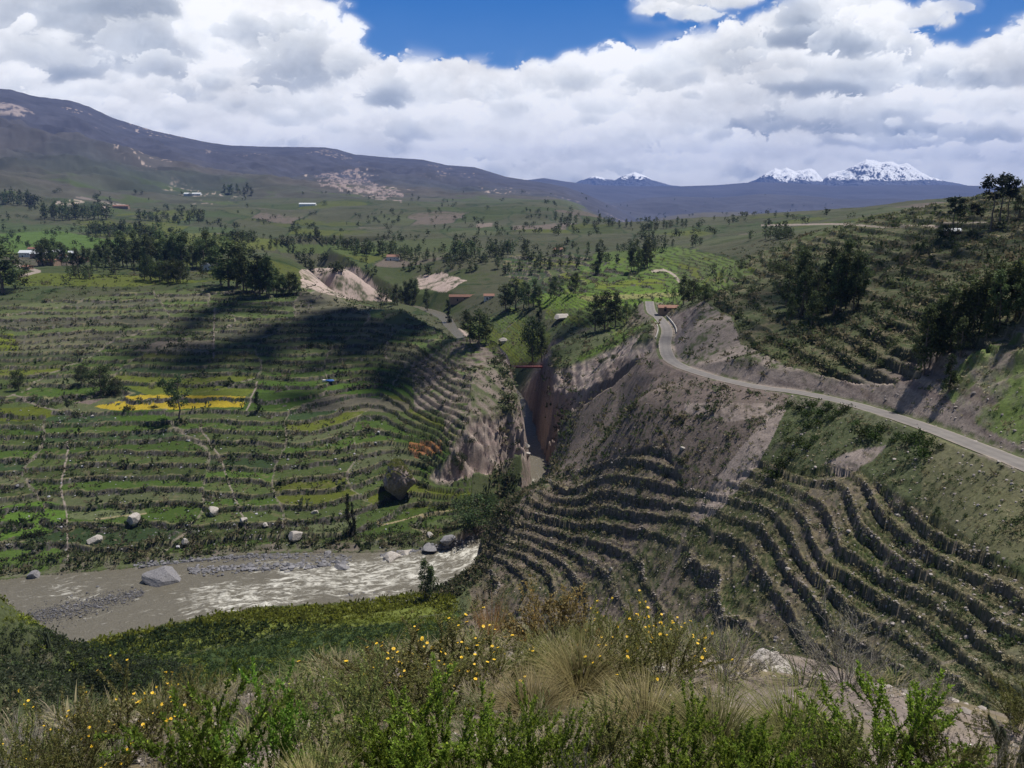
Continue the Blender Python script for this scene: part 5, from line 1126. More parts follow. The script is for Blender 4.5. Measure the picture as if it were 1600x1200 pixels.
def rubble():
    rs = np.random.RandomState(9); lib = [rock_geo(k, 1, .7, 5) for k in range(6)]; vs, fs, cs, o = [], [], [], 0
    def put(u, v, s):
        nonlocal o
        p = GG.pick(u, v)
        if p is None: return
        x, y, z = p
        if v > 870 and u < 740 and y < 150: return
        z = max(z, -105.1) if y < 240 and v > 840 else z; V, Fc = lib[rs.randint(6)]; a = rs.rand() * 6; Rm = np.array([[cos(a), -sin(a), 0], [sin(a), cos(a), 0], [0, 0, 1]])
        g = rs.uniform(.55, 1.3); vs.append((V @ Rm.T) * s + np.array([x, y, z + .1 * s])); fs.append(Fc + o); o += len(V); cs.append(np.tile(np.array([.17, .165, .175]) * g, (len(V), 1)))
    for i in range(3000):                                    # gravel bar at the left
        t = rs.rand(); u = 5 + 220 * t; v = 985 - 52 * t + rs.normal() * (3.5 + 5 * math.sin(pi * t)); put(u, v, rs.uniform(.07, .20) * (2.6 if rs.rand() < .05 else 1)); cs[-1:] = [cs[-1] * .8] if cs else []
    for i in range(1500):                                     # bank rubble
        t = rs.rand(); u = 210 + 340 * t; v = 884 - 4 * t + rs.normal() * 3.2 - 6 * math.sin(pi * t); put(u, v, rs.uniform(.12, .38) * (2.4 if rs.rand() < .10 else 1)); cs[-1:] = [cs[-1] * .85]
    for i in range(420):
        t = rs.rand(); u = 295 + 250 * t; v = 899 - 12 * t + rs.normal() * 3.5; put(u, v, rs.uniform(.25, .75) * (1.8 if rs.rand() < .12 else 1))
    for i in range(260):
        t = rs.rand(); put(595 + 150 * t, 876 - 34 * t + rs.normal() * 3, rs.uniform(.3, .8))
    for i in range(150): put(rs.uniform(540, 690), 938 + rs.normal() * 3 - (.0), rs.uniform(.2, .5))
    for i in range(500):                                      # pale stones strewn over fields and walls
        u, v = rs.uniform(0, 640), rs.uniform(640, 860); put(u, v, rs.uniform(.12, .4) * (2 if rs.rand() < .08 else 1)); cs[-1] = cs[-1] * 2.0
    for i in range(1500):
        u, v = rs.uniform(760, 1600), rs.uniform(600, 1010); put(u, v, rs.uniform(.08, .26) * (2 if rs.rand() < .08 else 1)); cs[-1] = cs[-1] * np.array([1.9, 1.7, 1.5])
    xx = rs.uniform(-10, 120, 260000); yy = rs.uniform(55, 215, 260000); zz, cc, ee = ground_at(xx, yy, True); ok = (ee['zone'] == 2) & ((ee['ff'] < .05) | (ee['ff'] > .90)) & (ee['st'] > .3) & (fbm(xx / 6, yy / 6, 3, .5, 951) > .02); ids = np.where(ok)[0][:6500]
    for i in ids:
        V, Fc = lib[i % 6]; s_ = rs.uniform(.08, .24) * (1.6 if rs.rand() < .07 else 1); a = rs.rand() * 6; Rm = np.array([[cos(a), -sin(a), 0], [sin(a), cos(a), 0], [0, 0, 1]]); vs.append((V @ Rm.T) * s_ + np.array([xx[i], yy[i], zz[i] + .3 * s_])); fs.append(Fc + o); o += len(V); cs.append(np.tile(np.array([.27, .235, .205]) * rs.uniform(.5, 1.3), (len(V), 1)))
    m = bpy.data.materials.new('rubble_stone'); m.use_nodes = True; T = NT(m.node_tree); ou = T.node('ShaderNodeOutputMaterial'); at = T.node('ShaderNodeAttribute', attribute_name='Col')
    b = T.node('ShaderNodeBsdfPrincipled', i_Base_Color=at.outputs['Color'], i_Roughness=.85); T.l.new(b.outputs[0], ou.inputs[0])
    link('gravel', new_mesh('gravel', np.concatenate(vs), np.concatenate(fs), np.concatenate(cs), smooth=False, mats=[m]), label='grey river gravel bars and loose pale stones', cat='gravel', kind='stuff')
rubble()

# ------------------------------------------------------------------ things people built
def box(c, s, rz=0.0):
    V = np.array([(i, j, k) for i in (-.5, .5) for j in (-.5, .5) for k in (-.5, .5)]) * np.array(s)
    ca, sa = cos(rz), sin(rz); V = np.stack([V[:, 0] * ca - V[:, 1] * sa, V[:, 0] * sa + V[:, 1] * ca, V[:, 2]], 1) + np.array(c)
    return V, np.array([(0, 1, 3, 2), (4, 6, 7, 5), (0, 4, 5, 1), (2, 3, 7, 6), (0, 2, 6, 4), (1, 5, 7, 3)])
def empty(name, loc, label, cat, group=None, rz=0.0):
    e = bpy.data.objects.new(name, None); COL.objects.link(e); e.location = loc; e.rotation_euler = (0, 0, rz); e['label'] = label; e['category'] = cat
    if group: e['group'] = group
    return e
def part(name, geo, mat, parent): return link(name, new_mesh(name, geo[0], geo[1], smooth=False, mats=[mat]), parent)
RED = simple_mat('red_paint', (.27, .085, .060), .6, .15, 2); CONC = simple_mat('concrete', (.42, .40, .37), .9, .15, 1.2); WHITEP = simple_mat('white_plaster', (.70, .68, .64), .9, .12, .6); ADOBE = simple_mat('adobe', (.30, .21, .15), .95, .2, .8)
TERRA = simple_mat('terracotta', (.24, .13, .095), .9, .25, 1.5); TIN = simple_mat('tin_roof', (.62, .64, .66), .45, .1, 1.); DARKG = simple_mat('dark_opening', (.02, .02, .022), .5, .1, 1); STONE = simple_mat('dry_stone', (.17, .145, .125), .95, .5, 3.0, .9, .2); BLUE = simple_mat('blue_tarpaulin', (.05, .14, .42), .6, .15, 2)
def bridge():
    a = np.array(PY(794, 572, 347)); b = np.array(PY(862, 571, 347)); c = (a + b) / 2; L = np.linalg.norm((b - a)[:2]); c[2] = (a[2] + b[2]) / 2
    e = empty('footbridge', c, 'long thin red steel bridge spanning the top of the gorge', 'bridge', rz=math.atan2(b[1] - a[1], b[0] - a[0]))
    part('deck', merge([box((0, 0, -.28), (L + 2, 2.6, .3)), box((0, -1.15, -.55), (L + 1, .25, .55)), box((0, 1.15, -.55), (L + 1, .25, .55))]), RED, e)
    for sgn in (-1, 1): part('railing', merge([box((0, sgn * 1.25, 1.0), (L, .12, .14)), box((0, sgn * 1.25, .5), (L, .06, .07))] + [box((-L / 2 + L * i / 12, sgn * 1.25, .44), (.1, .1, 1.1)) for i in range(13)]), RED, e)
    for sgn in (-1, 1): part('abutment', box((sgn * (L / 2 + 1.5), 0, -2.2), (3.4, 3.6, 3.8)), CONC, e)
bridge()
def house(u, v, wpx, hpx, wall, roof, label, group=None, rz=0.0, gable=True, depth_k=.7, ndoor=1):
    p = GG.pick(u, v)
    if p is None: return
    x, y, z = p; d = y * cos(PITCH) - z * sin(PITCH); W = wpx / F * d; H = max(hpx / F * d, 2.4); D = max(W * depth_k, 3); hw = H * .66
    e = empty('house', (x, y + D / 2, z - .2), label, 'house', group, rz)
    part('wall', box((0, 0, hw / 2 - 1.5), (W, D, hw + 3.0)), wall, e)
    o = .35; t = .16
    if gable:
        V = np.array([(-W / 2 - o, -D / 2 - o, hw), (W / 2 + o, -D / 2 - o, hw), (W / 2 + o, D / 2 + o, hw), (-W / 2 - o, D / 2 + o, hw), (-W / 2 - o, 0, H), (W / 2 + o, 0, H)]); V2 = V.copy(); V2[:, 2] -= t
        Fq = [np.array([(0, 1, 5, 4), (3, 4, 5, 2), (6, 10, 11, 7), (9, 8, 11, 10), (0, 6, 7, 1), (3, 2, 8, 9), (0, 4, 10, 6), (4, 3, 9, 10), (1, 7, 11, 5), (5, 11, 8, 2)])]
        link('roof', new_mesh('roof', np.concatenate([V, V2]), Fq, smooth=False, mats=[roof]), e)
        G = np.array([(-W / 2, -D / 2, hw - .2), (-W / 2, D / 2, hw - .2), (-W / 2, 0, H - .25), (W / 2, -D / 2, hw - .2), (W / 2, D / 2, hw - .2), (W / 2, 0, H - .25)]); part('gable', (G, np.array([(0, 2, 1), (3, 4, 5)])), wall, e)
    else: part('roof', box((0, -.1, H * .8), (W + .6, D + .8, .22)), roof, e)
    part('door', box((-W * .18, -D / 2 - .03, 1.0), (1.0, .08, 2.0)), DARKG, e)
    for k in (.1, .34): part('window', box((W * k, -D / 2 - .03, hw * .6), (.9, .08, .8)), DARKG, e)
VG = 'village houses on the plateau'
for a in [(38, 402, 17, 11, WHITEP, TIN, 'white house at the left end of the village on the plateau'), (54, 404, 14, 12, ADOBE, TIN, 'two tone house with a tin roof, second from the left in the village'), (49, 394, 12, 8, WHITEP, TERRA, 'small white house at the back of the village, behind the left pair'), (66, 400, 12, 10, WHITEP, TIN, 'small pale house under the trees in mid village'),
          (72, 415, 26, 10, ADOBE, TERRA, 'wide house with orange tile roof in front of the village'), (88, 399, 13, 9, WHITEP, TIN, 'pale house between the two tree groups of the village'), (100, 406, 14, 9, WHITEP, TERRA, 'white house with red roof at the right of the village'), (112, 400, 12, 8, WHITEP, TIN, 'small bright house behind the right village trees'), (127, 409, 15, 8, ADOBE, TERRA, 'low brown house with red roof at the right end of the village'), (40, 421, 14, 7, ADOBE, TERRA, 'low brown shed at the bend of the pale track below the village')]:
    house(*a, group=VG, rz=((a[0] * 7) % 10 - 5) * .06)
house(322, 422, 17, 11, WHITEP, TIN, 'lone house with a white metal roof among the big dark trees', rz=.5); house(614, 407, 20, 9, WHITEP, TERRA, 'cream house with brown roof on the canyon side in front of the dark wood'); house(1491, 368, 20, 12, ADOBE, TIN, 'hut with a pale tin roof on the right skyline', rz=-.3)
house(1046, 486, 30, 7, ADOBE, TERRA, 'long low building with reddish roof beside the road end', rz=-.1); house(722, 470, 40, 10, ADOBE, TERRA, 'long low adobe building in the canyon bottom', depth_k=.16); house(764, 468, 16, 9, WHITEP, TERRA, 'small pinkish house right of the long adobe building'); house(188, 326, 24, 6, ADOBE, TERRA, 'long reddish building at the foot of the mountain, left', depth_k=.3); house(300, 306, 26, 5, WHITEP, TIN, 'pale long building below the mountain, centre left', depth_k=.3); house(480, 322, 26, 5, WHITEP, TIN, 'pale low building on the mountain foot right of centre left', depth_k=.3); house(872, 395, 14, 8, ADOBE, TERRA, 'small brown house on the brown terraces left of the green bench')
def tarp():
    x, y, z = GG.pick(515, 597); V, Fc = rock_geo(91, 2, .6, 8); e = empty('tarpaulin_stack', (x, y, z), 'blue tarpaulin over a stack beside a pale crate in the terraced fields', 'tarpaulin')
    part('tarpaulin', (V * np.array([2.2, 1.3, 1.1]) + np.array([0, 0, .7]), Fc), BLUE, e); part('crate', box((-2.4, 0, .5), (1.2, 1.0, 1.1)), WHITEP, e)
tarp()
def along_road(s0, s1, off, step=1.5):
    pts = resample(ROADP, step); tx = np.gradient(pts[:, 0]); ty = np.gradient(pts[:, 1]); L = np.hypot(tx, ty); cs = np.cumsum(L); m = (cs >= s0) & (cs <= s1)
    return np.stack([pts[m, 0] - ty[m] / L[m] * off, pts[m, 1] + tx[m] / L[m] * off, pts[m, 2]], 1)
def wall_strip(path, w, h, z0, jag=0.0, seed=1):
    n = len(path); t = np.gradient(path, axis=0); L = np.hypot(t[:, 0], t[:, 1]); nx = np.stack([-t[:, 1] / L, t[:, 0] / L, 0 * L], 1); rs = np.random.RandomState(seed); top = h + jag * rs.normal(size=n); up = np.array([0, 0, 1.])
    a = path + nx * w / 2 + up * z0; b = path - nx * w / 2 + up * z0; c = path - nx * w / 2 * .85 + up * top[:, None]; d = path + nx * w / 2 * .85 + up * top[:, None]
    V = np.stack([a, b, c, d], 1).reshape(-1, 3); i = np.arange(n - 1)[:, None]; Fq = np.concatenate([i * 4 + np.array([[k, (k + 1) % 4, (k + 1) % 4 + 4, k + 4]]) for k in range(4)]); Fq = np.concatenate([Fq, [[0, 3, 2, 1]], [[4 * n - 4, 4 * n - 3, 4 * n - 2, 4 * n - 1]]])
    return V, Fq
def road_edge():
    pts = resample(ROADP, 1.0)
    for (s0, s1, off, lab) in ((78, 118, -3.3, 'long pale concrete kerb wall on the outer edge of the road bend'), (58, 104, 3.3, 'pale concrete parapet on the inner edge of the road bend')):
        p = along_road(s0, s1, off); o = link('guard_wall', new_mesh('guard_wall', *wall_strip(p, .35, .85, -.3), smooth=False, mats=[CONC]), label=lab, cat='guard wall')
    p = along_road(268, 330, 6.2, 1.0)
    if len(p) > 3: link('retaining_wall', new_mesh('retaining_wall', *wall_strip(p, .9, 2.3, -.8, .12), smooth=False, mats=[STONE]), label='rough dry stone retaining wall above the road at the right edge', cat='stone wall')
road_edge()
# shrubs that stand out on the slopes
SHR = [bush for bush in bush_lib(5, 420, 71, .13)]
SHRM = [new_mesh('shrub', V, Fq, br[:, None] * np.array([.042, .066, .017]), smooth=False, mats=[LEAF]) for V, Fq, br in SHR]; SHRD = [new_mesh('shrub', V, Fq, br[:, None] * np.array([.030, .040, .018]), smooth=False, mats=[LEAF]) for V, Fq, br in SHR]
def shrub(u, v, wpx, lab, group=None, dark=False, hk=.8):
    p = GG.pick(u, v)
    if p is None or near_path(np.array([p[0]]), np.array([p[1]]), ROAD, 26.)[0][0] < 3.6: return
    x, y, z = p; d = y * cos(PITCH) - z * sin(PITCH); s = wpx / F * d / 2
    o = link('shrub', TR.choice(SHRD if dark else SHRM), label=lab, cat='shrub', group=group, loc=(x, y, z)); o.scale = (s, s, s * hk * TR.uniform(.8, 1.2)); o.rotation_euler = (0, 0, TR.uniform(0, 6))
G1 = 'green bushes in the gully below the road'
for i, (u, v, w) in enumerate(sorted([(1236, 632, 22), (1250, 640, 26), (1268, 634, 40), (1262, 650, 30), (1284, 646, 32), (1296, 636, 30), (1310, 648, 28), (1322, 640, 26), (1262, 668, 28), (1280, 662, 28), (1248, 690, 26), (1262, 700, 34), (1238, 712, 30), (1222, 728, 36), (1210, 744, 44), (1232, 690, 22), (1300, 656, 20), (1276, 686, 22)])):
    shrub(u, v, w, nth(i, 99, 'bright green bush in the gully below the road'), G1)
G2 = 'dark bushes under the road'
for i, (u, v, w) in enumerate(sorted([(1352, 680, 40), (1368, 684, 36), (1378, 672, 30), (1340, 664, 26), (1420, 690, 38), (1436, 686, 44), (1450, 696, 40), (1462, 690, 34), (1444, 712, 46), (1405, 682, 26), (1470, 700, 26), (1395, 690, 22)])):
    shrub(u, v, w, nth(i, 99, 'dark green bush of the thicket just under the road'), G2)
G3 = 'bushes along the road edge'
for i, (u, v, w) in enumerate(sorted([(1184, 614, 12), (1132, 604, 8), (1285, 620, 10), (1299, 622, 9), (1252, 618, 8), (1480, 694, 16), (1494, 700, 18), (1505, 702, 16), (1520, 714, 14), (1566, 730, 14), (1400, 648, 14), (1412, 645, 16), (1427, 652, 14), (1450, 664, 18), (1468, 668, 22), (1485, 672, 18), (1500, 682, 16)])):
    shrub(u, v, w, nth(i, 99, 'small bush at the verge of the road'), G3, True)
G4 = 'bushes on the terraces across the river'
for i, (u, v, w) in enumerate(sorted([(60, 836, 34), (40, 840, 26), (485, 541, 18), (240, 637, 14), (200, 640, 18), (718, 790, 30), (690, 795, 26), (760, 780, 34), (785, 770, 26), (800, 750, 24), (655, 790, 20), (590, 655, 16), (735, 690, 22)])):
    shrub(u, v, w, nth(i, 99, 'dark bush across the river'), G4, True)
G5 = 'bushes on the brown spur'
for i, (u, v, w) in enumerate(sorted([(1046, 645, 22), (1056, 655, 18), (940, 566, 20), (960, 560, 18), (1090, 640, 14), (1010, 690, 14), (985, 700, 16), (1065, 720, 18), (980, 640, 12), (930, 720, 14), (1110, 620, 10), (1075, 612, 12), (1040, 745, 18), (1000, 770, 18), (1120, 750, 16)])):
    shrub(u, v, w, nth(i, 99, 'dark bush on the bare brown spur between gorge and road'), G5, True)
#OBJEND
# ------------------------------------------------------------------ plants on the crest we stand on
FR = np.random.RandomState(77)
def blades(n, h, spread, w, seed, base_r=.08, curl=.6, cols=((.20, .19, .07), (.30, .25, .12)), seg=4, upright=.5):
    """arching grass blades as thin ribbons"""
    rs = np.random.RandomState(seed); a = rs.rand(n) * 2 * pi; br = base_r * np.sqrt(rs.rand(n)); tilt = spread * rs.rand(n) ** upright; L = h * rs.uniform(.55, 1.1, n); da = rs.normal(size=n) * .4
    P0 = np.stack([br * np.cos(a), br * np.sin(a), np.zeros(n)], 1); d = np.stack([np.cos(a + da), np.sin(a + da), 0 * a], 1); V = []; 
    sd = np.stack([-np.sin(a + da + rs.normal(size=n) * .8), np.cos(a + da), 0 * a], 1); sd /= np.linalg.norm(sd, axis=1, keepdims=True)
    cu = curl * rs.uniform(.3, 1.4, n); p = P0.copy(); th = tilt.copy()
    for k in range(seg + 1):
        t = k / seg; ww = w * (1 - t ** 1.6) * .5 + w * .06
        V.append(p - sd * ww); V.append(p + sd * ww)
        th = th + cu / seg * (1 + t); step = L / seg
        p = p + (d * np.sin(th)[:, None] + np.array([0, 0, 1.]) * np.cos(th)[:, None]) * step[:, None]
    V = np.stack(V, 1).reshape(-1, 3); m = 2 * (seg + 1); i = np.arange(n)[:, None, None] * m; f = np.array([[2 * k, 2 * k + 1, 2 * k + 3, 2 * k + 2] for k in range(seg)])[None]; Fq = (i + f).reshape(-1, 4)
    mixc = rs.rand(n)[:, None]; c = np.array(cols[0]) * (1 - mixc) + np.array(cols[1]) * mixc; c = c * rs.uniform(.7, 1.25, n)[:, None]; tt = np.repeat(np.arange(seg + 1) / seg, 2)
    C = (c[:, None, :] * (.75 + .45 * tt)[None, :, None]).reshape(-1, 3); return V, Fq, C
def shrub_geo(seed, nst, h, r, leaf_n, leaf, lcol, fine=1, droop=0.0, stemcol=(.10, .075, .05), up=.75, lw=.45):
    """branching shrub: stems as tubes, leaves along the twigs"""
    rs = np.random.RandomState(seed); tubes = []; tips = []
    for i in range(nst):
        a = rs.rand() * 2 * pi; el = 1.5 - (rs.rand() ** .7) * 1.15 / up * .8; L = h * rs.uniform(.65, 1.05); d = np.array([cos(a) * cos(el), sin(a) * cos(el), sin(el)]); p = np.array([cos(a) * r * .12 * rs.rand(), sin(a) * r * .12 * rs.rand(), -.03]); pts = [p]
        for k in range(5):
            d = d + rs.normal(size=3) * .16 + np.array([0, 0, .05 - droop * k * .06]); d /= np.linalg.norm(d); p = p + d * L / 5; p[:2] *= min(1, r * 1.15 / (np.linalg.norm(p[:2]) + 1e-6)); pts.append(p.copy())
        pts = np.array(pts); tubes.append(tube(pts, np.linspace(.007, .0018, 6) * (1 if fine else 1.6), 4)); tips.append((pts, 1.0))
        for b in range(3 + fine * 3):
            t = rs.uniform(.25, .95); j = t * 5; j0 = int(min(j, 4)); q = pts[j0] * (1 - j + j0) + pts[j0 + 1] * (j - j0); d2 = d + rnd_dirs(rs, 1)[0] * .9; d2[2] = abs(d2[2]) * .8 + .2; d2 /= np.linalg.norm(d2); Lb = L * .32 * rs.uniform(.5, 1.2)
            pb = np.array([q, q + d2 * Lb * .5 + rs.normal(size=3) * .01, q + d2 * Lb + np.array([0, 0, .02])]); tubes.append(tube(pb, [.003, .002, .001], 3)); tips.append((pb, .8))
    w = np.array([np.linalg.norm(np.diff(p, axis=0), axis=1).sum() for p, _ in tips]); ids = rs.choice(len(tips), leaf_n, p=w / w.sum()); pos = np.zeros((leaf_n, 3)); dr = np.zeros((leaf_n, 3))
    tt = rs.uniform(.22, 1, leaf_n) ** .8
    for k, (p, _) in enumerate(tips):
        m = ids == k
        if not m.any(): continue
        s = tt[m] * (len(p) - 1); j = np.minimum(s.astype(int), len(p) - 2); f = (s - j)[:, None]; pos[m] = p[j] * (1 - f) + p[j + 1] * f; dr[m] = p[j + 1] - p[j]
    dr /= np.linalg.norm(dr, axis=1, keepdims=True) + 1e-9; ax = dr * .7 + rnd_dirs(rs, leaf_n) * .9 + np.array([0, 0, .25]); pos = pos + rs.normal(size=(leaf_n, 3)) * .006
    LV, LF = quads(pos, ax, rnd_dirs(rs, leaf_n), leaf * lw * rs.uniform(.7, 1.3, leaf_n), leaf * rs.uniform(.6, 1.3, leaf_n))
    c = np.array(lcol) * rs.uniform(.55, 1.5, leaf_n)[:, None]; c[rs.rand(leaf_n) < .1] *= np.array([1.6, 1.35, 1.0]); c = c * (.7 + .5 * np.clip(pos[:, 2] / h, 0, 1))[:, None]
    SV, SF = merge(tubes); return (SV, SF), (LV, LF, np.repeat(c, 4, 0)), tips
def flower_geo():
    vs, fs, cs, o = [], [], [], 0
    for j in range(9):
        a = 2 * pi * j / 9; u = np.array([cos(a), sin(a), 0]); w = np.array([-sin(a), cos(a), 0]); vs.append(np.array([u * .1, u * .6 + w * .3 + [0, 0, .1], u + [0, 0, .18], u * .6 - w * .3 + [0, 0, .1]])); fs.append(np.array([[0, 1, 2, 3]]) + o); o += 4; cs.append(np.tile([.86, .55, .02], (4, 1)))
    vs.append(np.array([(cos(b) * .32, sin(b) * .32, .14) for b in (0, 1.57, 3.14, 4.71)])); fs.append(np.array([[0, 1, 2, 3]]) + o); cs.append(np.tile([.62, .30, .015], (4, 1)))
    return np.concatenate(vs), np.concatenate(fs), np.concatenate(cs)
def flower_spots(tips, n, seed):
    rs = np.random.RandomState(seed); ends = np.array([p[-1] for p, _ in tips]); ends = ends[ends[:, 2] > np.percentile(ends[:, 2], 45)]
    return [ends[rs.randint(len(ends))] + np.array([0, 0, .012]) + rs.normal(size=3) * .004 for _ in range(n)]
STEMM = simple_mat('twig', (.13, .10, .075), .9, .3, 20, .3, .01); TWIGG = simple_mat('grey_twig', (.30, .27, .24), .9, .2, 20, .3, .01)
PETAL = bpy.data.materials.new('petal'); PETAL.use_nodes = True
_T = NT(PETAL.node_tree); _o = _T.node('ShaderNodeOutputMaterial'); _b = _T.node('ShaderNodeBsdfPrincipled', i_Base_Color=_T.node('ShaderNodeAttribute', attribute_name='Col').outputs['Color'], i_Roughness=.6); _T.l.new(_b.outputs[0], _o.inputs[0])
KIT = {}
_f = flower_geo(); FLOWER = new_mesh('flower', _f[0], _f[1], _f[2], smooth=False, mats=[PETAL])
def kit_tuft(key, *a, **k):
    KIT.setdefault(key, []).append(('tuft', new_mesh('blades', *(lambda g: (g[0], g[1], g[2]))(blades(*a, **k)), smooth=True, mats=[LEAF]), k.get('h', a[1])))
def kit_shrub(key, seed, nst, h, r, ln, leaf, lcol, flowers=0, twig=None, **k):
    S, Lf, tips = shrub_geo(seed, nst, h, r, ln, leaf, lcol, **k)
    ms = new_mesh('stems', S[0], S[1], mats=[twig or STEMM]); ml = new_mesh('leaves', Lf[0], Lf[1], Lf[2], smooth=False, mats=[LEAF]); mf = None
    if flowers: mf = flower_spots(tips, flowers, seed)
    KIT.setdefault(key, []).append(('shrub', ms, ml, mf, h))
for i in range(3):
    kit_tuft('straw', 1100, .86, .75, .008, 300 + i, base_r=.13, curl=.8, cols=((.24, .225, .08), (.44, .38, .18)))
    kit_tuft('greengrass', 1000, .86, .85, .008, 310 + i, base_r=.16, curl=1.0, cols=((.15, .18, .05), (.28, .27, .10)))
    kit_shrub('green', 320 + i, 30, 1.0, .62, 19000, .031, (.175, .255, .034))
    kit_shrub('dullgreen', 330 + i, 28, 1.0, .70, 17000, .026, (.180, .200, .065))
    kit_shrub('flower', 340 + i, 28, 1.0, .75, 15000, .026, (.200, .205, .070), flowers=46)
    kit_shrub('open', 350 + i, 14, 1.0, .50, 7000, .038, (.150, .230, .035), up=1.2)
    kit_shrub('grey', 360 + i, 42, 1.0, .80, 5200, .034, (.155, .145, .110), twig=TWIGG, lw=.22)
for i in range(2):
    kit_tuft('orange', 240, 1.0, .40, .010, 370 + i, base_r=.09, curl=.25, cols=((.38, .22, .08), (.46, .32, .15)))
    kit_shrub('straw_shrub', 380 + i, 30, 1.0, .6, 5200, .045, (.42, .36, .13))
CATN = {'straw': ('grass_tussock', 'grass tussock'), 'greengrass': ('grass_tussock', 'grass tussock'), 'orange': ('grass_tussock', 'grass tussock'), 'green': ('leafy_shrub', 'shrub'), 'dullgreen': ('leafy_shrub', 'shrub'), 'flower': ('flowering_shrub', 'flowering shrub'), 'open': ('leafy_shrub', 'shrub'), 'grey': ('dry_shrub', 'dry shrub'), 'straw_shrub': ('dry_shrub', 'dry shrub')}
def plant(u, v, wpx, hpx, key, label, group=None, pos=None):
    p = pos or fg_pick(u, min(v, 1330))
    if p is None: print('no ground', u, v, key); return
    x, y, z = p; d = y * cos(PITCH) - z * sin(PITCH); k = KIT[key][FR.randint(len(KIT[key]))]; h = hpx / F * d * 1.12; wn = {'green': 1.15, 'dullgreen': 1.25, 'flower': 1.35, 'open': .95, 'grey': 1.4, 'straw': 1.5, 'greengrass': 1.7, 'orange': .7, 'straw_shrub': 1.1}[key]; w = wpx / F * d / wn * 1.15
    nm, ct = CATN[key]
    if k[0] == 'tuft': o = link(nm, k[1], label=label, cat=ct, group=group)
    else:
        o = bpy.data.objects.new(nm, None); COL.objects.link(o); o['label'] = label; o['category'] = ct
        if group: o['group'] = group
        link('stems', k[1], o); link('leaves', k[2], o)
        for q in (k[3] or [])[:int(26 + FR.randint(20))]:
            f = link('flower', FLOWER, o, loc=q); g = .0080 * FR.uniform(.7, 1.3) / (h + w) * 2 * np.clip(d / 4, .8, 1.6); f.scale = (g, g, g); f.rotation_euler = (.35 + FR.normal() * .3, FR.normal() * .35, FR.rand() * 6)
    o.location = (x, y, z - .02); o.rotation_euler = (0, 0, FR.rand() * 6.28); o.scale = (w, w, h)
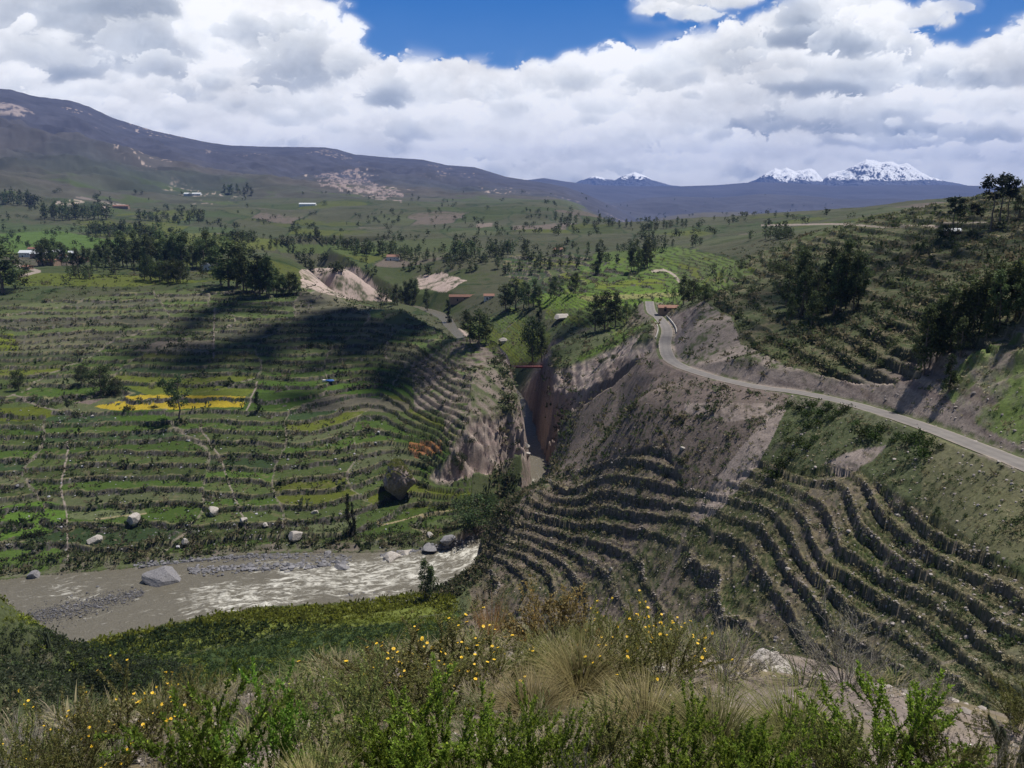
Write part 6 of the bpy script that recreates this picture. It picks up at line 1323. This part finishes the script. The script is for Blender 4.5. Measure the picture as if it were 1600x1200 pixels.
FGP = [
    (905, 1085, 150, 122, 'straw', 'big tan grass tussock with arching blades in the middle of the crest'), (862, 1050, 110, 90, 'greengrass', 'greenish tussock left of the big tan one'), (768, 1010, 46, 84, 'orange', 'orange brown dry grass clump standing up on the crest, left of the pale bush'),
    (868, 1010, 110, 92, 'straw_shrub', 'pale yellow dried bush rising highest at the crest, right of the orange grass'), (965, 1060, 130, 118, 'flower', 'olive bush with yellow flowers right of the big tan tussock'), (1040, 1065, 140, 120, 'flower', 'olive bush with yellow flowers beside the grey shrubs in mid crest'),
    (1140, 1060, 130, 90, 'grey', 'grey twiggy bush between the flowering bush and the pale rock'), (1320, 1070, 170, 110, 'grey', 'wide grey twiggy bush right of the pale rock'), (1155, 995, 70, 56, 'greengrass', 'small green tussock on the edge behind the grey bush'), (1250, 1010, 90, 62, 'greengrass', 'green tussock on the edge above the pale rock'), (1205, 1000, 60, 50, 'flower', 'small flowering bush on the edge above the pale rock'),
    (1375, 1035, 100, 72, 'straw', 'yellow green tussock on the edge right of the wide grey bush'), (1512, 1090, 70, 86, 'straw', 'tan tussock with dark skirt on the bare ground at the right'), (1545, 1075, 80, 60, 'green', 'small green bush behind the tan tussock at the right'), (1120, 1180, 240, 150, 'greengrass', 'wide green tussock in front of the grey bushes'), (1240, 1170, 230, 140, 'greengrass', 'flowing tussock left of the darkest green bush'), (1010, 1150, 180, 110, 'straw', 'flattened straw tussock below the flowering bushes'),
    (700, 1075, 200, 100, 'flower', 'broad olive bush starred with many yellow flowers left of the orange grass'), (620, 1080, 170, 84, 'flower', 'flowering bush on the left slope of the crest'), (765, 1080, 130, 80, 'flower', 'flowering bush below the orange grass'), (560, 1100, 100, 60, 'dullgreen', 'low dull bush at the left foot of the flowering bushes'),
    (190, 1190, 190, 130, 'flower', 'olive bush with yellow flowers at the lower left'), (250, 1150, 100, 84, 'flower', 'smaller flowering bush behind the lower left one'), (335, 1230, 150, 190, 'open', 'open leafed green bush with bare stems right of the lower left flowers'), (430, 1230, 110, 165, 'open', 'tall thin open green bush left of the leafy round one'), (545, 1230, 180, 165, 'dullgreen', 'leafy round bush at the bottom left of centre'), (720, 1240, 220, 172, 'green', 'vivid green leafy bush at the bottom centre'),
    (640, 1240, 130, 150, 'green', 'green leafy bush tucked against the vivid one on its left'), (830, 1250, 150, 150, 'green', 'green leafy bush tucked against the vivid one on its right'), (490, 1270, 150, 130, 'straw', 'pale tussock at the bottom edge left of centre'), (735, 1300, 150, 110, 'straw', 'pale tussock at the bottom edge under the vivid bush'), (905, 1280, 110, 120, 'grey', 'spiny grey plant at the bottom edge right of the vivid bush'),
    (1085, 1260, 180, 155, 'green', 'bright leafy bush at the bottom edge right of centre'), (1180, 1270, 140, 150, 'green', 'bright leafy bush left of the darkest one at the bottom'), (1385, 1215, 200, 160, 'green', 'darkest and largest green bush at the lower right'), (1300, 1240, 130, 130, 'dullgreen', 'dull bush at the foot of the darkest green one'), (1480, 1250, 140, 120, 'dullgreen', 'dull bush at the bottom edge right of the darkest green one'),
    (1430, 1180, 110, 70, 'grey', 'low grey bush on the bare ground at the right'), (1570, 1240, 110, 120, 'grey', 'grey bush in the lower right corner'), (60, 1130, 150, 90, 'dullgreen', 'dull bush beside the pale rock at the left edge'), (20, 1230, 140, 110, 'grey', 'grey bush in the lower left corner'), (110, 1240, 140, 120, 'dullgreen', 'dull green bush at the bottom left under the flowers'), (270, 1230, 90, 90, 'grey', 'grey bush between the flowers and the open green bush'), (60, 1190, 110, 80, 'grey', 'grey bush under the pale rock at the left edge'),
    (300, 1120, 110, 60, 'dullgreen', 'small dull bush on the edge left of the tall open one'), (390, 1130, 110, 60, 'grey', 'low grey bush on the edge behind the open bushes'), (470, 1120, 110, 60, 'dullgreen', 'low dull bush on the edge behind the leafy round one'), (660, 1130, 170, 90, 'dullgreen', 'dull green bush in front of the many flowered one'), (960, 1220, 150, 110, 'dullgreen', 'dull bush below the straw tussock in mid crest'), (830, 1120, 150, 80, 'straw', 'low straw tussock in front of the big tan one'), (1460, 1100, 80, 46, 'grey', 'tiny grey bush by the rock pile at the right'), (20, 1260, 140, 150, 'flower', 'flowering bush cut by the lower left corner'), (1020, 1010, 60, 50, 'flower', 'small flowering bush on the edge between the two bigger ones'), (1080, 1010, 80, 46, 'grey', 'low grey bush on the edge in mid crest'), (1590, 1150, 120, 80, 'dullgreen', 'dull bush at the right edge below the dark rock'), (920, 1010, 90, 70, 'greengrass', 'tussock on the edge behind the big tan one')]
for p in FGP: plant(*p)
boulder(10, 1108, 76, 62, ROCK_P, 'whitish rock at the left edge of the crest', 101, fg=True, sub=4); boulder(1200, 1046, 84, 36, ROCK_P, 'pale weathered rock among the grey bushes on the crest', 102, fg=True, sub=4, rot=.2); boulder(1166, 1002, 28, 26, ROCK_G, 'small grey stone behind the pale rock on the crest', 103, fg=True)
boulder(1458, 1058, 60, 44, ROCK_P, 'tan block of the rock pile at the right of the crest', 104, fg=True, sub=4, rot=.6); boulder(1425, 1048, 40, 28, ROCK_G, 'left stone of the rock pile at the right of the crest', 105, fg=True); boulder(1488, 1052, 40, 24, ROCK_G, 'right stone of the rock pile at the right of the crest', 106, fg=True); boulder(1440, 1078, 44, 18, ROCK_G, 'low front stone of the rock pile at the right of the crest', 107, fg=True)
boulder(1592, 1100, 60, 56, ROCK_D, 'black rock at the right edge of the crest', 108, fg=True, sub=4, rot=1.); boulder(1030, 1050, 0.1 + 24, 16, ROCK_P, 'small pale stone under the flowering bushes', 109, fg=True)
def cactus(u, v, hpx, n, label, fg, seed):
    p = (fg_pick if fg else GG.pick)(u, v)
    if p is None: return
    x, y, z = p; d = y * cos(PITCH) - z * sin(PITCH); H = hpx / F * d; rs = np.random.RandomState(seed); e = empty('columnar_cactus', (x, y, z - .02), label, 'cactus')
    for i in range(n):
        a = rs.rand() * 6.28; q = rs.rand() * H * .22; L = H * rs.uniform(.55, 1.0); ln = rs.uniform(.0, .35); pts = np.array([[cos(a) * (q + ln * L * t * t), sin(a) * (q + ln * L * t * t), L * t] for t in np.linspace(0, 1, 9)]); r = H * .055 * rs.uniform(.8, 1.2); k = 16
        V, Fq = tube(pts, r * np.array([.8, 1, 1.05, 1.05, 1, 1, .95, .8, .25]), k); ring = np.arange(len(V)) % k; c = pts[np.arange(len(V)) // k]; V = c + (V - c) * np.where(ring % 2 == 0, 1.0, .78)[:, None]
        link('stem', new_mesh('stem', V, Fq, mats=[CACT]), e)
CACT = simple_mat('cactus_skin', (.060, .075, .040), .7, .25, 20, .5, .01)
cactus(1592, 1215, 150, 6, 'dark branching cactus at the lower right corner', True, 1); cactus(78, 1012, 34, 7, 'dark cactus clump on the shaded knoll at the left', False, 2); cactus(935, 1190, 90, 4, 'pale spiny cactus at the bottom edge right of the vivid bush', True, 3)
def undergrowth():
    """short grass, litter and pebbles between the plants: one mass"""
    rs = np.random.RandomState(15); n = 5200; r = np.exp(rs.uniform(math.log(1.3), math.log(14), n)); a = np.radians(rs.uniform(-48, 48, n)); x, y = r * np.sin(a), r * np.cos(a)
    dn = fbm(x / 1.1, y / 1.1, 3, .5, 901); k = (dn > -.22) & ~((a > .33) & (r < 9) & (dn < .25)); x, y, r = x[k], y[k], r[k]; z = ground_at(x, y)
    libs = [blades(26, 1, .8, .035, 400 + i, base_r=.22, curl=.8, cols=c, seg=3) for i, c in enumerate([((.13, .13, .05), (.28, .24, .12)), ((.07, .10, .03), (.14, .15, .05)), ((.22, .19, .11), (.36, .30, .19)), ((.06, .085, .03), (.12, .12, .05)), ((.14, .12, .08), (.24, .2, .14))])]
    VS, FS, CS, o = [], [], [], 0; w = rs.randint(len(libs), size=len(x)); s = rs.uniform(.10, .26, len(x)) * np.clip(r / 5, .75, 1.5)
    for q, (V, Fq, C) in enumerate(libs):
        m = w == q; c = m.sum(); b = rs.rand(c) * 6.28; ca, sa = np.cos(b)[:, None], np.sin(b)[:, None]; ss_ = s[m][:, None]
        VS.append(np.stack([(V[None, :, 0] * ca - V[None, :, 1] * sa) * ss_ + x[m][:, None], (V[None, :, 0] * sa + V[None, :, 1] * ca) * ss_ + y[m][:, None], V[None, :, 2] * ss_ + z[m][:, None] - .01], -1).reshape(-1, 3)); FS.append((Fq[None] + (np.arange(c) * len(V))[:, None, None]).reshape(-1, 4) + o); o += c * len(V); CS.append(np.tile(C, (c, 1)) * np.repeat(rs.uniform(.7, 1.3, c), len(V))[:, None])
    link('undergrowth', new_mesh('undergrowth', np.concatenate(VS), np.concatenate(FS), np.concatenate(CS), smooth=True, mats=[LEAF]), label='short dry and green grass covering the crest between bushes', cat='grass', kind='stuff')
    n = 5200; r = np.exp(rs.uniform(math.log(1.3), math.log(13), n)); a = np.radians(rs.uniform(-45, 45, n)); x, y = r * np.sin(a), r * np.cos(a); z = ground_at(x, y); lib = [rock_geo(700 + i, 1, .6, 6) for i in range(5)]; VS, FS, CS, o = [], [], [], 0
    w = rs.randint(5, size=n); s = .006 + .022 * rs.rand(n) ** 3 * np.clip(r / 4, .8, 2.5) + .05 * (rs.rand(n) < .02)
    for q, (V, Fc) in enumerate(lib):
        m = w == q; c = m.sum(); VS.append((V[None] * s[m][:, None, None] + np.stack([x[m], y[m], z[m]], 1)[:, None]).reshape(-1, 3)); FS.append((Fc[None] + (np.arange(c) * len(V))[:, None, None]).reshape(-1, 3) + o); o += c * len(V); CS.append(np.repeat(np.array([.36, .31, .27])[None] * rs.uniform(.5, 1.3, c)[:, None], len(V), 0))
    link('pebbles', new_mesh('pebbles', np.concatenate(VS), np.concatenate(FS), np.concatenate(CS), smooth=False, mats=[PETAL]), label='loose pebbles on the bare earth of the crest', cat='pebbles', kind='stuff')
undergrowth()
#FGEND
# ------------------------------------------------------------------ clouds overhead whose shade lies on the valley
def cloud_mat():
    m = bpy.data.materials.new('cloud_white'); m.use_nodes = True; T = NT(m.node_tree); o = T.node('ShaderNodeOutputMaterial')
    b = T.node('ShaderNodeBsdfDiffuse', i_Color=(.85, .86, .88, 1)); T.l.new(b.outputs[0], o.inputs[0]); return m
def overhead_cloud(name, gx, gy, rx, ry, n, seed, label, alt=1500., fill=1.0):
    rs = np.random.RandomState(seed); V, Fc = ico(2); vs = []; fs = []; o = 0
    k = (alt + 80) / tan(SUN_EL); cx = gx + k * sin(SUN_AZ); cy = gy + k * cos(SUN_AZ)
    for i in range(n):
        a = rs.rand() * 2 * pi; q = math.sqrt(rs.rand()); s = (1.15 - q * .75) * rs.uniform(.7, 1.2)
        R = min(rx, ry) * .12 * s * fill; px, py = q * rx * cos(a), q * ry * sin(a); h = rs.uniform(0, 1) * (1 - q) * min(rx, ry) * .4
        d = 1 + .22 * gn(V[:, 0] * 2 + i, V[:, 1] * 2 + V[:, 2] * 2.3, 9)[:, None]
        p = V * d * np.array([R, R, R * .6]); p[:, 2] = np.maximum(p[:, 2], -R * .2)
        vs.append(p + np.array([px, py, h])); fs.append(Fc + o); o += len(V)
    me = new_mesh(name, np.concatenate(vs), np.concatenate(fs), mats=[CLOUDM])
    link(name, me, label=label, cat='cloud', loc=(cx, cy, alt))
CLOUDM = cloud_mat()
overhead_cloud('cloud', -78, 392, 135, 88, 110, 1, 'broad white cumulus cloud overhead that shades the upper terraces across the river', fill=1.4)
overhead_cloud('cloud', 92, 228, 72, 62, 90, 2, 'smaller white cumulus cloud overhead that shades the wooded slope above the road')
# ------------------------------------------------------------------ haze
def build_haze():
    x0, x1, y0, y1, z0, z1 = -11600, 11600, -300, 17300, -420, 900
    v = np.array([(x, y, z) for x in (x0, x1) for y in (y0, y1) for z in (z0, z1)], float)
    f = np.array([(0, 1, 3, 2), (4, 6, 7, 5), (0, 4, 5, 1), (2, 3, 7, 6), (0, 2, 6, 4), (1, 5, 7, 3)])
    m = bpy.data.materials.new('haze'); m.use_nodes = True; T = NT(m.node_tree); o = T.node('ShaderNodeOutputMaterial')
    pv = T.node('ShaderNodeVolumePrincipled'); pv.inputs['Color'].default_value = (.20, .38, 1.0, 1); pv.inputs['Density'].default_value = HAZE; pv.inputs['Anisotropy'].default_value = 0.0
    T.l.new(pv.outputs[0], o.inputs['Volume']); m.cycles.homogeneous_volume = True
    link('haze', new_mesh('haze', v, f, smooth=False, mats=[m]), kind='stuff')
HAZE = 4.6e-5
build_haze()
#HAZEEND
